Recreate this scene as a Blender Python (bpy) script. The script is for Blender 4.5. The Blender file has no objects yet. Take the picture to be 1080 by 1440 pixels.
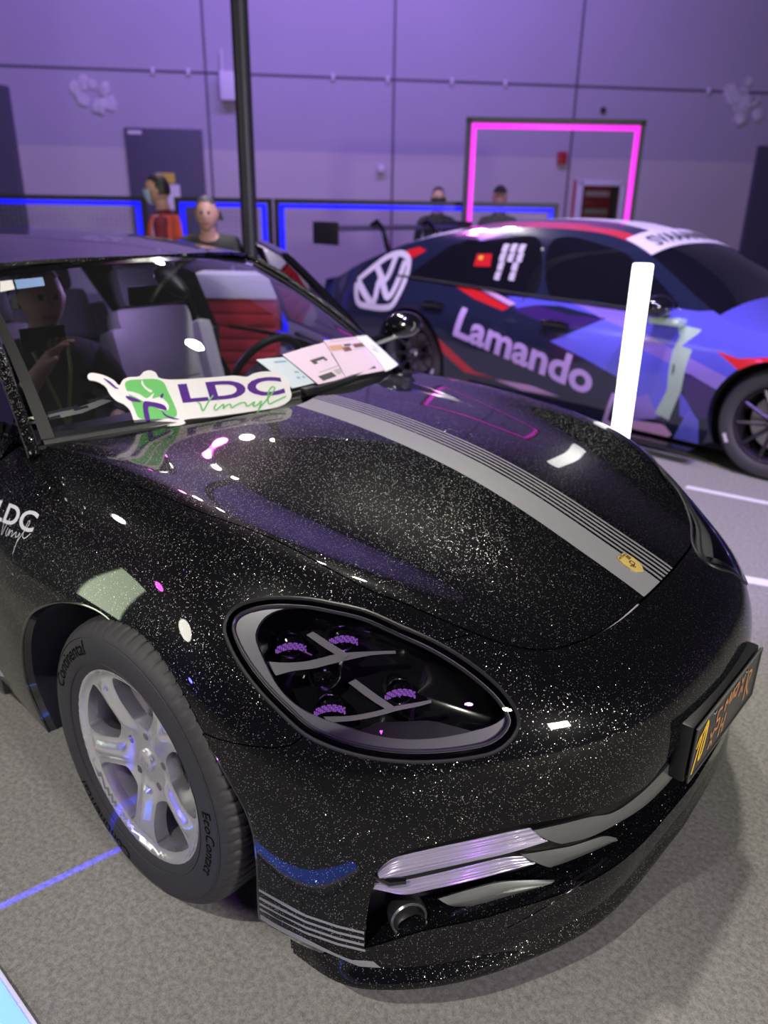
import bpy, bmesh, math, random
import numpy as np
from mathutils import Vector, Matrix
from mathutils.geometry import delaunay_2d_cdt
random.seed(4); np.random.seed(4)
R = math.radians
SC = bpy.context.scene
COL = SC.collection
class Sp:
    """natural cubic spline, linear outside"""
    def __init__(s,*pts):
        pts=sorted(pts); s.x=np.array([p[0] for p in pts],float); s.y=np.array([p[1] for p in pts],float)
        n=len(pts); h=np.diff(s.x); A=np.eye(n); b=np.zeros(n)
        for i in range(1,n-1):
            A[i,i-1]=h[i-1]; A[i,i]=2*(h[i-1]+h[i]); A[i,i+1]=h[i]
            b[i]=6*((s.y[i+1]-s.y[i])/h[i]-(s.y[i]-s.y[i-1])/h[i-1])
        s.m=np.linalg.solve(A,b); s.h=h
    def __call__(s,v):
        v=np.asarray(v,float); i=np.clip(np.searchsorted(s.x,v)-1,0,len(s.x)-2)
        vc=np.clip(v,s.x[0],s.x[-1]); h=s.h[i]; a=(s.x[i+1]-vc)/h; b=(vc-s.x[i])/h
        y=a*s.y[i]+b*s.y[i+1]+((a**3-a)*s.m[i]+(b**3-b)*s.m[i+1])*h*h/6
        sl=(s.y[i+1]-s.y[i])/h+((1-3*a*a)*s.m[i]+(3*b*b-1)*s.m[i+1])*h/6
        return y+sl*(v-vc)
ZC=Sp((-3.2,.86),(-1.6,.99),(-.9,1.0),(-.384,.994),(-.155,.981),(.064,.955),(.262,.918),(.443,.866),(.632,.797),(.785,.738),(.9,.68),(1.0,.60))
AC=Sp((-3,.14),(-.7,.15),(-.4,.17),(0,.21),(.3,.25),(.7,.24),(1,.2))
BB=Sp((-3,0.0),(-1.0,.02),(-.6,.04),(-.2,.06),(.1,.082),(.35,.1),(.5,.09),(.6,.074),(.8,.035),(1,0))
YF=Sp((-3,.80),(-.6,.80),(0,.765),(.3,.72),(.6,.62),(1,.5))
XC=Sp((.0,.925),(.1,.94),(.3,.955),(.42,.968),(.52,.968),(.6,.953),(.66,.922),(.72,.868),(.78,.815),(.9,.72))
D1=Sp((0,0),(.2,.008),(.44,.036),(.59,.095),(.74,.18),(.85,.28),(.92,.38),(1.0,.58),(1.1,1.0))
D2=Sp((0,0),(.15,.006),(.3,.028),(.42,.07),(.51,.118),(.6,.185),(.7,.28),(.85,.45),(.92,.56),(1.0,.76),(1.1,1.2))
YS=Sp((0,.915),(.1,.935),(.25,.962),(.4,.972),(.55,.972),(.65,.958),(.75,.918),(.85,.85),(.95,.75),(1.05,.62))
XR=-4.05
K=.02
def _sig(t): t=np.clip(t,0,1); return t*t*t*(t*(6*t-15)+10)
def F(P):
    x,y,z=P[...,0],np.abs(P[...,1]),P[...,2]
    y=np.sqrt(P[...,1]**2+1e-6)
    b=YF(x)
    h=ZC(x)-AC(x)*y*y+BB(x)*np.exp(-((y-b)/.16)**2)
    top=(z-h)/np.sqrt(1+(2*AC(x)*y)**2+.15)
    Y=YS(z)-.028*_sig((-.45-x)/.5)+.02*_sig((-1.9-x)/.6)-.10*_sig((-3.2-x)/1.0)
    side=y-Y
    w=1.4-.12*np.log1p(np.exp(np.clip((1.4-(z-.1)/.46)/.12,-40,40)))
    d=D1(y)*(1-w)+D2(y)*w
    e=1e-3
    g=((D1(y+e)*(1-w)+D2(y+e)*w)-d)/e
    gz=(XC(z+e)-XC(z-e))/(2*e)
    front=(x-XC(z)+d)/np.sqrt(1+g*g+gz*gz)
    back=(XR+.25*np.abs(z-.6)-x)
    bot=.1-z
    m=np.maximum.reduce([top,side,front,back,bot])
    s=np.exp((top-m)/K)+np.exp((side-m)/K)+np.exp((front-m)/K)+np.exp((back-m)/K)+np.exp((bot-m)/K)
    return m+K*np.log(s)
O=np.array([-.3,0,.45])
D0=np.array([1,0,.55]); D0/=np.linalg.norm(D0)
E1=np.array([0,1.,0]); E2=np.cross(D0,E1)   # E2 points up-back
if E2[2]<0: E2=-E2
def to_dir(uv):
    uv=np.asarray(uv,float); r=np.linalg.norm(uv,axis=-1,keepdims=True); rr=np.maximum(r,1e-9)
    return np.cos(r)*D0+np.sin(r)/rr*(uv[...,:1]*E1+uv[...,1:]*E2)
def to_uv(P):
    d=np.asarray(P,float)-O; d=d/np.linalg.norm(d,axis=-1,keepdims=True)
    c=np.clip(d@D0,-1,1); r=np.arccos(c); a,b=d@E1,d@E2; q=np.maximum(np.hypot(a,b),1e-9)
    return np.stack([a/q*r,b/q*r],-1)
def surf(uv):
    d=to_dir(uv); lo=np.full(d.shape[:-1],.15); hi=np.full(d.shape[:-1],5.)
    for _ in range(46):
        m=(lo+hi)/2; ins=F(O+m[...,None]*d)<0
        lo=np.where(ins,m,lo); hi=np.where(ins,hi,m)
    return O+((lo+hi)/2)[...,None]*d
def normal(P,e=5e-4):
    n=np.stack([F(P+np.eye(3)[i]*e)-F(P-np.eye(3)[i]*e) for i in range(3)],-1)
    return n/np.linalg.norm(n,axis=-1,keepdims=True)
def cast(C,d,tmax=6,n=1500,off=0):
    t=np.linspace(.3,tmax,n); P=C+t[:,None]*d[...,None,:]; f=F(P)<off
    i=f.argmax(-1); hit=f.any(-1); i=np.maximum(i,1)
    lo=t[i-1]; hi=t[i]
    for _ in range(30):
        m=(lo+hi)/2; ins=F(C+m[...,None]*d)<off
        hi=np.where(ins,m,hi); lo=np.where(ins,lo,m)
    return C+((lo+hi)/2)[...,None]*d,hit

# ---- windscreen sheet
def wsc(s,t,lift=0.0):
    s,t=np.broadcast_arrays(np.asarray(s,float),np.asarray(t,float))
    b=np.stack([-.45-.25*s*s,.74*s-.008,.995-.05*s*s],-1); e=np.stack([-1.2-.13*s*s,.575*s-.035,1.372-.042*s*s],-1)
    k=(.03*4*t*(1-t)+lift)[...,None]
    return b*(1-t)[...,None]+e*t[...,None]+k*np.array([.42,0,.907])
# ---- the race saloon behind: near side skin, local X forward, Y away from the near side, Z up
VS=Sp((0,.10),(.13,.075),(.25,.035),(.4,.012),(.55,.0),(.68,.01),(.78,.035),(.86,.07),(.95,.11),(1.1,.17),(1.25,.235),(1.33,.285),(1.42,.36))
VT=Sp((-4.6,.80),(-4.3,.93),(-3.9,1.08),(-3.4,1.265),(-2.8,1.395),(-2.2,1.445),(-1.7,1.44),(-1.2,1.36),(-.8,1.16),(-.45,.975),(.1,.90),(.5,.83),(.9,.70))
def vs(X,Z):
    X=np.asarray(X,float); Z=np.asarray(Z,float)
    y=VS(Z)
    for c in (0,-3.08):
        y=y-.035*np.exp(-((X-c)/.5)**2)*np.clip((Z-.2)/.4,0,1)*np.clip((1.0-Z)/.25,0,1)
    y=y+.18*_sig((-3.7-X)/.9)+.25*_sig((X-.35)/.6)
    return y

FE = {"hood_rear":[[0.0015,1.2216],[-0.29,1.1402],[-0.5859,1.144],[-0.7803,1.1232],[-0.9026,1.1222],[-1.0787,1.1079],[-1.1967,1.0266],[-1.281,1.0204]],"hood_side":[[-1.281,1.0204],[-1.2793,0.9047],[-1.2093,0.7391],[-1.112,0.5751],[-1.0201,0.4393],[-0.9462,0.3353],[-0.856,0.2324],[-0.7877,0.1503],[-0.7176,0.0572],[-0.6571,-0.0153],[-0.6097,-0.0587],[-0.5612,-0.1062],[-0.5143,-0.1487]],"hood_nose":[[-0.5143,-0.1487],[-0.4791,-0.1782],[-0.44,-0.2029],[-0.414,-0.2166],[-0.3772,-0.2291],[-0.2874,-0.2453],[-0.1961,-0.2492],[-0.1006,-0.2471],[-0.0003,-0.2444]],"lamp":[[-0.9366,0.0468],[-0.9112,0.0602],[-0.8563,0.0552],[-0.7843,0.0255],[-0.7349,-0.005],[-0.6865,-0.0388],[-0.6346,-0.0893],[-0.584,-0.1382],[-0.5385,-0.1935],[-0.5064,-0.2472],[-0.4978,-0.2825],[-0.5019,-0.2999],[-0.5207,-0.3178],[-0.5508,-0.3287],[-0.5951,-0.3267],[-0.6531,-0.3158],[-0.711,-0.2972],[-0.7665,-0.2709],[-0.8112,-0.2417],[-0.8462,-0.21],[-0.8788,-0.1621],[-0.9113,-0.1053],[-0.935,-0.0483],[-0.9465,-0.001],[-0.9471,0.0247]],"lamp_in":[[-0.8936,-0.0073],[-0.8716,0.0184],[-0.8401,0.0241],[-0.7892,0.0096],[-0.7396,-0.0191],[-0.6914,-0.0524],[-0.6395,-0.1022],[-0.6064,-0.1364],[-0.55,-0.2071],[-0.5175,-0.2599],[-0.5154,-0.2791],[-0.5345,-0.2875],[-0.5734,-0.2884],[-0.6411,-0.2811],[-0.7028,-0.2622],[-0.7574,-0.232],[-0.8062,-0.1985],[-0.8468,-0.1621],[-0.8751,-0.1148],[-0.8902,-0.0572]],"seam_low":[[-0.8462,-0.21],[-0.8686,-0.2205],[-0.8904,-0.2214],[-0.9337,-0.2102],[-1.0326,-0.1698],[-1.0663,-0.1417]],"seam_up":[[-0.5143,-0.1487],[-0.584,-0.1382]],"arch_rear":[[-1.8742,-0.2859],[-1.869,-0.1008],[-1.8486,0.0453],[-1.7675,0.1868],[-1.6788,0.2677],[-1.5841,0.3063],[-1.4603,0.2927],[-1.3686,0.2515],[-1.2719,0.1763],[-1.1958,0.073],[-1.1024,-0.0507],[-1.0663,-0.1417]],"arch_front":[[-1.0663,-0.1417],[-1.0337,-0.1917],[-1.0082,-0.2624],[-0.9853,-0.3352],[-0.9786,-0.3903],[-0.9821,-0.4533],[-0.9894,-0.5252],[-0.998,-0.6259]],"bump_low":[[-0.998,-0.6259],[-0.916,-0.6207],[-0.8536,-0.6396],[-0.8121,-0.6613]],"grille_top":[[-0.7734,-0.4911],[-0.7576,-0.4765],[-0.724,-0.4614],[-0.6693,-0.4604],[-0.5421,-0.4669],[-0.4064,-0.4895],[-0.3533,-0.4963],[-0.2783,-0.5028],[-0.2301,-0.4851],[-0.1893,-0.4638]],"grille_end":[[-0.7734,-0.4911],[-0.7844,-0.5304],[-0.7934,-0.5692],[-0.8014,-0.6243]],"grille_bot":[[-0.8014,-0.6243],[-0.7079,-0.6136],[-0.5842,-0.6269]],"hood_nose_far":[[-0.0003,-0.2444],[0.0845,-0.2418],[0.1614,-0.2392],[0.241,-0.2366],[0.2998,-0.2311],[0.3492,-0.2214],[0.3916,-0.2063],[0.4295,-0.1836],[0.4701,-0.1464]],"lamp_far_in":[[0.5657,-0.0794],[0.5252,-0.1191],[0.4697,-0.1597],[0.3731,-0.2071],[0.2545,-0.2387],[0.2254,-0.2535],[0.215,-0.2673],[0.2286,-0.2861],[0.2681,-0.3075]],"band0":[[-0.9876,-0.523],[-0.8988,-0.5583],[-0.8445,-0.5787],[-0.8011,-0.5947],[-0.8013,-0.5991],[-0.8448,-0.5833],[-0.8992,-0.5634],[-0.9885,-0.5297]],"band1":[[-0.9895,-0.5445],[-0.8998,-0.5711],[-0.8452,-0.5903],[-0.8017,-0.6057],[-0.8019,-0.6101],[-0.8455,-0.5949],[-0.9001,-0.5762],[-0.9905,-0.5517]],"band2":[[-0.9907,-0.562],[-0.9006,-0.5832],[-0.8459,-0.6015],[-0.8023,-0.6167],[-0.8025,-0.6212],[-0.8461,-0.6062],[-0.9009,-0.5884],[-0.9917,-0.5697]],"band3":[[-0.9917,-0.5784],[-0.9013,-0.5948],[-0.8464,-0.6122],[-0.801,-0.6274],[-0.8011,-0.6319],[-0.8466,-0.6169],[-0.9017,-0.6001],[-0.9928,-0.5867]],"band4":[[-0.9929,-0.6003],[-0.9151,-0.6064],[-0.8533,-0.6321],[-0.8237,-0.6458],[-0.7882,-0.6513],[-0.7743,-0.6678],[-0.818,-0.6596],[-0.856,-0.6391],[-0.9159,-0.6188],[-0.9955,-0.6197]],"bar_up_t":[[0.6103,-0.8207,0.3543],[0.6243,-0.8033,0.3781],[0.6757,-0.7485,0.3989],[0.7312,-0.6844,0.4117],[0.7848,-0.6181,0.4219],[0.8071,-0.5884,0.424]],"bar_up_b":[[0.6182,-0.8167,0.34],[0.6389,-0.7979,0.3398],[0.6907,-0.7423,0.3529],[0.7367,-0.6874,0.3625],[0.7845,-0.626,0.3704],[0.8337,-0.5541,0.3811]],"bar_lo_t":[[0.6079,-0.8238,0.3233],[0.6418,-0.7922,0.328],[0.6898,-0.7403,0.3394],[0.7356,-0.6846,0.3502],[0.7833,-0.6224,0.3575],[0.8034,-0.5949,0.352]],"bar_lo_b":[[0.6058,-0.8276,0.3136],[0.6507,-0.7907,0.2973],[0.6939,-0.7433,0.3052],[0.7396,-0.6866,0.3131],[0.7865,-0.6225,0.3219],[0.8201,-0.5717,0.3266]],"hook":[[0.6085,-0.829,0.3467],[0.6351,-0.8064,0.3421],[0.6616,-0.7796,0.3489],[0.6646,-0.7803,0.3312],[0.6529,-0.7942,0.3208],[0.6322,-0.8132,0.323],[0.6101,-0.8306,0.3323]],"fin_a_t":[[0.8073,-0.5835,0.4094],[0.846,-0.5244,0.4102],[0.8784,-0.4639,0.4063],[0.9024,-0.4051,0.3914],[0.9256,-0.3269,0.4018],[0.9419,-0.2412,0.4232],[0.9486,-0.1832,0.4379]],"fin_a_b":[[0.8499,-0.5203,0.3571],[0.8794,-0.4612,0.3498],[0.9089,-0.3798,0.3504],[0.9287,-0.2895,0.3466],[0.9388,-0.2055,0.3503],[0.9431,-0.1574,0.3583],[0.9471,-0.1236,0.3761]],"fin_b_t":[[0.7966,-0.588,0.3438],[0.8288,-0.5376,0.3387],[0.8562,-0.4871,0.3305],[0.8907,-0.4001,0.3159],[0.9011,-0.359,0.2882]],"fin_b_b":[[0.8348,-0.5302,0.2905],[0.8525,-0.496,0.2898],[0.8714,-0.4535,0.2896],[0.8919,-0.394,0.2841],[0.9019,-0.354,0.2769]],"fin_c_t":[[0.6942,-0.7268,0.2626],[0.7247,-0.6864,0.271],[0.7709,-0.6213,0.2766],[0.8049,-0.5698,0.2653],[0.8423,-0.5039,0.2408]],"fin_c_b":[[0.7199,-0.7016,0.2391],[0.7415,-0.674,0.2338],[0.7854,-0.6083,0.2331],[0.8164,-0.5552,0.2337],[0.843,-0.5036,0.2329]],"fog_c":[[0.6565,-0.7773,0.232]],"ramp_t":[[0.7875,-0.6418,0.1977],[0.8111,-0.5994,0.211],[0.8341,-0.5551,0.2269],[0.8637,-0.4925,0.2491]],"ramp_b":[[0.8133,-0.6212,0.1857],[0.835,-0.5801,0.1967],[0.865,-0.5182,0.2149],[0.8921,-0.4502,0.2434]],"mod_a":[[0.3076,-0.8016,0.7366],[0.3211,-0.7803,0.751],[0.3642,-0.7643,0.7349],[0.3583,-0.7807,0.7216],[0.3281,-0.8014,0.7217]],"led_a":[[0.3064,-0.8004,0.7389],[0.3636,-0.7637,0.736]],"proj0":[[0.3331,-0.7803,0.7342]],"proj1":[[0.4076,-0.7078,0.749]],"proj2":[[0.4458,-0.7847,0.6427]],"proj3":[[0.5372,-0.6795,0.6682]],"proj4":[[0.402,-0.7543,0.686]],"rail_a_t":[[0.3193,-0.8337,0.7132],[0.3511,-0.813,0.7139],[0.3841,-0.7856,0.7185],[0.4303,-0.7355,0.733],[0.4733,-0.6943,0.737],[0.5107,-0.6593,0.7383]],"rail_a_b":[[0.348,-0.8338,0.6927],[0.3698,-0.8115,0.7015],[0.4011,-0.7827,0.708],[0.4435,-0.7351,0.7219],[0.4814,-0.6926,0.7314],[0.5141,-0.6609,0.7338]],"post_a_t":[[0.3713,-0.7523,0.7672],[0.4126,-0.7376,0.7479],[0.447,-0.7243,0.7315]],"post_a_b":[[0.3641,-0.7634,0.761],[0.4052,-0.7503,0.7407],[0.4408,-0.7363,0.7246]],"rail_b_t":[[0.4562,-0.8091,0.6343],[0.4935,-0.7777,0.6373],[0.5273,-0.7426,0.6449],[0.5552,-0.7091,0.6539],[0.5824,-0.6787,0.6592],[0.6019,-0.6563,0.6633]],"rail_b_b":[[0.4675,-0.8069,0.6253],[0.507,-0.7718,0.6307],[0.5402,-0.7361,0.6394],[0.5625,-0.7089,0.6473],[0.5902,-0.677,0.6537],[0.6051,-0.6578,0.659]],"post_b_t":[[0.4753,-0.738,0.6944],[0.5198,-0.7241,0.6714],[0.5552,-0.7112,0.6533]],"post_b_b":[[0.4677,-0.7504,0.6888],[0.5128,-0.7372,0.665],[0.5501,-0.7222,0.6467]],"mesh":[[0.5308,-0.7854,0.6274],[0.5507,-0.7585,0.6406],[0.6204,-0.6923,0.6439],[0.6364,-0.6793,0.6414],[0.6956,-0.6358,0.6237],[0.6469,-0.691,0.6118],[0.5865,-0.7469,0.6126],[0.5483,-0.776,0.6195]],"glint":[[0.5631,-0.7598,0.6245]],"fog_o":[[-0.7273,-0.579]],"txt_ldc":[[-1.5721,0.8933],[-1.4445,0.6162],[-1.4193,0.7219]],"crest":[[-0.0111,-0.1995]],"door_rear_anchor":[[-1.4238,1.065]],"sheet_pink":[[0.0697,0.1908],[0.2489,0.2082],[0.4646,0.2193],[0.391,0.1397],[0.3211,0.0054],[0.1145,0.0077]],"sheet_photo":[[0.4405,0.226],[0.6888,0.2174],[0.9097,0.2089],[0.8395,0.0909],[0.7679,-0.0215],[0.3211,0.0054],[0.3905,0.1285]],"sheet_white":[[0.8298,0.2117],[1.0803,0.2032],[1.0949,0.0891],[1.1128,-0.0347],[0.7293,-0.0294],[0.8134,0.0941]],"sheet_blue":[[-0.0849,0.1919],[-0.0089,0.1875],[0.0698,0.1802],[0.1059,0.0211],[-0.0345,0.0185]],"toll_a":[[-0.8928,0.9205],[-0.8371,0.9186],[-0.8525,0.8433],[-0.9209,0.8377]],"toll_b":[[-0.828,0.9163],[-0.6935,0.9094],[-0.7156,0.84],[-0.8437,0.8411]],"glass_edge":[[1.0374,1.0537],[0.9164,0.6262],[0.9552,0.3423],[1.1672,0.042]],"dash_paper":[[-1.0174,0.123],[-0.883,0.1261],[-0.7626,0.1526],[-0.7362,0.1372],[-0.8477,0.1042],[-0.9793,0.0935]],"sign":[[-0.0996,0.181],[-0.0899,0.1863],[-0.0573,0.1744],[-0.032,0.1535],[-0.0207,0.1361],[-0.0077,0.151],[0.01,0.157],[0.0397,0.1558],[0.054,0.1673],[0.0727,0.1699],[0.0885,0.1585],[0.0916,0.1442],[0.1138,0.1338],[0.2478,0.1196],[0.3109,0.1153],[0.3476,0.106],[0.3689,0.1127],[0.4023,0.1146],[0.4401,0.1059],[0.4651,0.0853],[0.4703,0.0665],[0.4682,0.0452],[0.4673,0.0238],[0.4552,0.008],[0.4253,-0.0047],[0.3849,-0.0084],[0.3395,-0.0076],[0.2317,-0.0056],[0.1334,-0.0027],[0.1378,-0.0103],[0.1244,-0.016],[0.0657,-0.0089],[0.0078,-0.0019],[-0.0013,0.011],[-0.0072,0.0552],[-0.0182,0.0738],[-0.0383,0.0905],[-0.0515,0.1128],[-0.0585,0.1375],[-0.0779,0.1574],[-0.0992,0.1675]],"sg_green":[[-0.0042,0.1389],[0.0049,0.1462],[0.0435,0.1449],[0.0873,0.138],[0.1029,0.1251],[0.109,0.0967],[0.1202,0.0266],[0.1157,0.0139],[0.1,0.0112],[0.0187,0.0227],[0.011,0.0287],[0.0055,0.0597],[-0.001,0.1011]],"sg_horn1":[[-0.0914,0.1784],[-0.0646,0.1667],[-0.0453,0.1454],[-0.0241,0.1184],[-0.0257,0.1254],[-0.0387,0.1491],[-0.0583,0.1691],[-0.0825,0.1797]],"sg_hornl":[[-0.0592,0.1645],[-0.044,0.152],[-0.0304,0.1316],[-0.024,0.1251],[-0.0314,0.1263],[-0.0457,0.1435]],"sg_brow":[[-0.0301,0.118],[0.0013,0.1129],[0.0283,0.0997],[0.0459,0.0832],[0.0696,0.0963],[0.0615,0.0806],[0.0843,0.0802],[0.1022,0.0501],[0.0962,0.0362],[0.0816,0.0387],[0.0451,0.0651],[0.0301,0.0791],[0.0047,0.1002],[-0.0282,0.1124]],"sg_neck":[[0.0361,0.0734],[0.0552,0.0702],[0.0905,0.052],[0.0933,0.0367],[0.0793,0.0418],[0.0463,0.0562],[0.0399,0.0104],[0.0309,0.0099]],"sg_ear":[[-0.0102,0.0993],[0.0142,0.0885],[0.0292,0.0745],[0.0011,0.0819],[-0.0077,0.0915]],"sg_horn2":[[0.0448,0.1426],[0.0471,0.1272],[0.0551,0.1137],[0.0663,0.1037],[0.0611,0.099],[0.0479,0.1135],[0.0413,0.1282],[0.0415,0.1384]],"sg_eye":[[0.0872,0.0879],[0.0956,0.0907],[0.0913,0.0791],[0.0847,0.0761]],"sg_chin":[[0.0787,0.0392],[0.0901,0.0217],[0.1224,0.0026],[0.0994,0.0086],[0.0831,0.0229]],"sg_vinyl":[[0.1847,0.0484],[0.191,0.0405],[0.1925,0.0279],[0.1946,0.0179],[0.2042,0.0273],[0.2165,0.0431],[0.2344,0.0609]],"sg_vinyl1":[[0.2374,0.0327],[0.2283,0.0204],[0.231,0.0131],[0.2425,0.0194],[0.2583,0.0278],[0.2539,0.014],[0.2647,0.0225],[0.2779,0.0245],[0.2778,0.0134],[0.291,0.0181],[0.3071,0.0237]],"sg_vinyl2":[[0.3071,0.0237],[0.3223,0.0226],[0.3246,0.011],[0.3399,0.0154],[0.3503,0.0206],[0.3433,0.0078],[0.3551,0.0086],[0.371,0.02],[0.3606,-0.0007],[0.34,-0.0265]],"sg_vinyl3":[[0.3606,-0.0007],[0.3933,0.0254],[0.4217,0.0542],[0.4167,0.0607],[0.4024,0.0488],[0.3933,0.0254],[0.3919,0.0066],[0.4094,0.0107],[0.4489,0.0226]],"sg_txt":[[0.1433,0.0513],[0.4507,0.0294],[0.1408,0.1163]],"sg_dot":[[0.2442,0.0433]],"sign_frame":[[-0.5762,-0.5315,0.9606],[0.45113,0.88913,0.07703],[-0.57748,0.22502,0.78478],[0.68044,-0.39852,0.61497]],"vw_frame":[[0.1804,3.2544,0],[0.9953,-0.0968,0.0],[0.0968,0.9953,0.0]],"v_win_r":[[-3.212,0.986],[-3.004,1.147],[-2.781,1.264],[-2.717,0.982],[-3.015,0.983]],"v_win_rd":[[-2.761,1.27],[-2.47,1.31],[-1.998,1.324],[-1.88,0.955],[-2.312,0.96],[-2.788,0.983]],"v_win_fd":[[-1.885,1.328],[-1.443,1.314],[-1.157,1.214],[-1.105,0.967],[-1.41,0.962],[-1.741,0.957]],"v_win_q":[[-1.028,1.154],[-0.854,1.056],[-0.748,0.969],[-0.938,0.969]],"v_blueA":[[-1.639,0.645],[-1.252,0.842],[-1.038,0.794],[-0.942,0.437],[-1.329,0.564]],"v_dark":[[-2.045,0.832],[-1.845,0.879],[-1.536,0.839],[-1.231,0.85],[-1.449,0.752],[-1.726,0.764]],"v_blueB":[[-2.129,0.916],[-1.636,0.946],[-1.091,0.924],[-1.231,0.85],[-1.641,0.894],[-1.845,0.879],[-2.002,0.836]],"v_lilacA":[[-1.649,0.945],[-1.091,0.924],[-1.012,0.787],[-1.252,0.842],[-1.427,0.893]],"v_lilacB":[[-1.054,0.833],[-0.918,0.788],[-0.692,0.717],[-0.302,0.601],[-0.368,0.499],[-0.621,0.607],[-1.012,0.715]],"v_blueC":[[-1.012,0.715],[-0.621,0.607],[-0.665,0.454],[-0.672,0.277],[-0.957,0.168]],"v_blueF":[[-1.094,0.93],[-0.966,0.962],[-0.612,0.958],[-0.147,1.022],[-0.026,0.721],[-0.247,0.664],[-0.302,0.601],[-0.692,0.717],[-0.918,0.788],[-1.054,0.833]],"v_red":[[-0.412,0.747],[-0.263,0.722],[-0.04,0.763],[-0.026,0.721],[-0.246,0.658]],"v_snake":[[-0.716,0.87],[-0.549,0.855],[-0.557,0.835],[-0.645,0.744],[-0.565,0.731],[-0.579,0.634],[-0.589,0.468],[-0.659,0.246],[-0.759,0.277],[-0.687,0.449],[-0.693,0.575],[-0.692,0.717],[-0.675,0.798]],"v_purple":[[-0.602,0.566],[-0.551,0.584],[-0.349,0.512],[-0.411,0.311],[-0.474,0.308],[-0.55,0.411]],"v_greyl":[[-0.957,0.333],[-0.82,0.403],[-0.74,0.263],[-0.763,0.235],[-0.956,0.192]],"v_sill":[[-0.981,0.182],[-0.694,0.208],[-0.638,0.145],[-0.717,0.075],[-0.983,0.089]],"v_blueL":[[-0.647,0.073],[-0.522,0.352],[-0.452,0.291],[-0.45,0.075],[-0.623,0.055]],"v_blueM":[[-0.599,0.455],[-0.55,0.411],[-0.474,0.308],[-0.515,0.266],[-0.583,0.296]],"v_redA":[[-2.756,0.969],[-2.551,0.968],[-2.072,0.839],[-2.127,0.81],[-2.439,0.87]],"v_redB":[[-2.819,0.545],[-2.75,0.54],[-2.353,0.307],[-2.142,0.285],[-2.457,0.282],[-2.655,0.394]],"v_lilS":[[-2.482,0.961],[-2.367,0.959],[-2.028,0.873],[-2.069,0.85]],"v_lilL":[[-2.143,0.277],[-1.787,0.287],[-1.529,0.247],[-1.882,0.232]],"v_flag":[[-2.543,1.2],[-2.394,1.208],[-2.375,1.114],[-2.542,1.109]],"v_cells":[[-2.281,1.256],[-2.202,1.26],[-2.124,1.261],[-2.278,1.19],[-2.197,1.192],[-2.113,1.195],[-2.269,1.124],[-2.133,1.129],[-2.272,1.054],[-2.131,1.06]],"v_cellx":[[-2.331,1.277],[-2.255,1.28]],"v_txt":[[-2.571,0.57],[-1.27,0.301],[-2.515,0.82]],"v_txt2":[[-1.179,0.098],[-1.086,0.08],[-1.083,0.362]],"v_ring":[[-3.866,0.886],[-3.824,0.809],[-3.752,0.717],[-3.643,0.702],[-3.296,0.738],[-3.258,0.835],[-3.254,1.008],[-3.273,1.104],[-3.35,1.153],[-3.443,1.156],[-3.567,1.114],[-3.67,1.045],[-3.86,0.902]],"v_w":[[-3.837,0.888],[-3.544,0.737],[-3.563,0.94],[-3.371,0.8],[-3.317,1.102]],"v_v":[[-3.655,1.04],[-3.496,0.93],[-3.443,1.145]],"v_hand_r":[[-2.81,0.793]],"v_hand_f":[[-1.613,0.773]],"v_mirror":[[-0.819,0.962]],"v_redC":[[-3.345,1.187],[-3.206,1.222],[-3.11,1.198],[-3.249,1.128],[-3.316,1.142]],"dec_a":[[-0.8571,-0.9014,0.7303],[-0.4801,-0.9046,0.7733],[-0.885,-0.8727,0.7806]],"dec_b":[[-0.854,-0.9262,0.1916],[-0.6066,-0.9622,0.3033],[-0.7548,-0.9476,0.3019]]}
CAMP = [1.34783, -1.67576, 1.56874, 2.28051, 0.38383, 0.0166, 1076.57555]
WALLJ = [3.207, 6.324, 9.533]
WALLFIX = [2.364, 2.93, 3.467, 5.291, 6.216, 7.316, 8.25, 11.957]
WDOOR = (2.455, 1.264, 2.659)
WBOX = 3.583
WALARM = 9.368
WDOME = 6.113
WDOT = 10.048
WCAB = 10.147
WSPL = (1.388, 12.618)
WCOL = (-0.360, 13.832)
TAPE = [[[-0.112, 2.829], [0.488, 2.899]], [[0.42, 1.739], [0.76, 1.841]]]
LBAR = [[-0.054, -1.359], [0.945, -1.381]]
LTUBE = (-0.032, 1.565, 0)
POLE = (-3.260, 2.144, 0)
GREYM = (-3.634, 2.086, 0)
BLK = ((-4.361, 5.813, 0), (-3.825, 6.272, 0))
BLKS = (0.992, 1.002)
FEN = [((-8.154, 2.027), (-6.566, 3.391)), ((-6.253, 3.660), (-5.524, 4.286)), ((-5.430, 4.367), (-3.153, 6.322))]
MAG = ((-3.704, 5.520), (-2.435, 6.610))
MAGH = 2.338
RED = (-2.864, 1.363, 0)
REDW = 0.487
W1 = (1., .96, .86); GW = (.86, 1., .70); PW = (.44, .30, 1.); MW_ = (1., .12, .85)
LAMPS = [(-.3, 1.8, 6.0, -.3, -.8, 0, 190, .35, None, W1), (-1.9, 2.2, 6.2, -.6, -1.2, 0, 120, .35, None, W1), (-5.6, 3.4, 5.0, -.2, -.4, .9, 34, .20, None, W1), (-5.0, 3.5, 5.0, 0, -.4, .9, 26, .15, None, W1), (-5.7, 3.0, 4.9, -.2, -.4, .9, 20, .16, None, MW_),
         (6.6, -1.3, 2.2, .8, -.5, .75, 330, .9, .6, W1), (6.4, -2.9, 4.6, .8, -.5, .3, 30, .4, None, W1),
         (-4.9, -4.6, 1.5, -.1, -.9, .6, 24, .5, 2.0, GW), (-3.2, -5.7, 2.9, .1, -.9, .3, 60, .9, None, W1), (-4.9, -5.1, 3.4, -.1, -.8, .6, 9, .3, None, MW_), (-6.0, -3.6, 4.2, -.1, -.8, .6, 20, .22, None, W1)]
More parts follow.
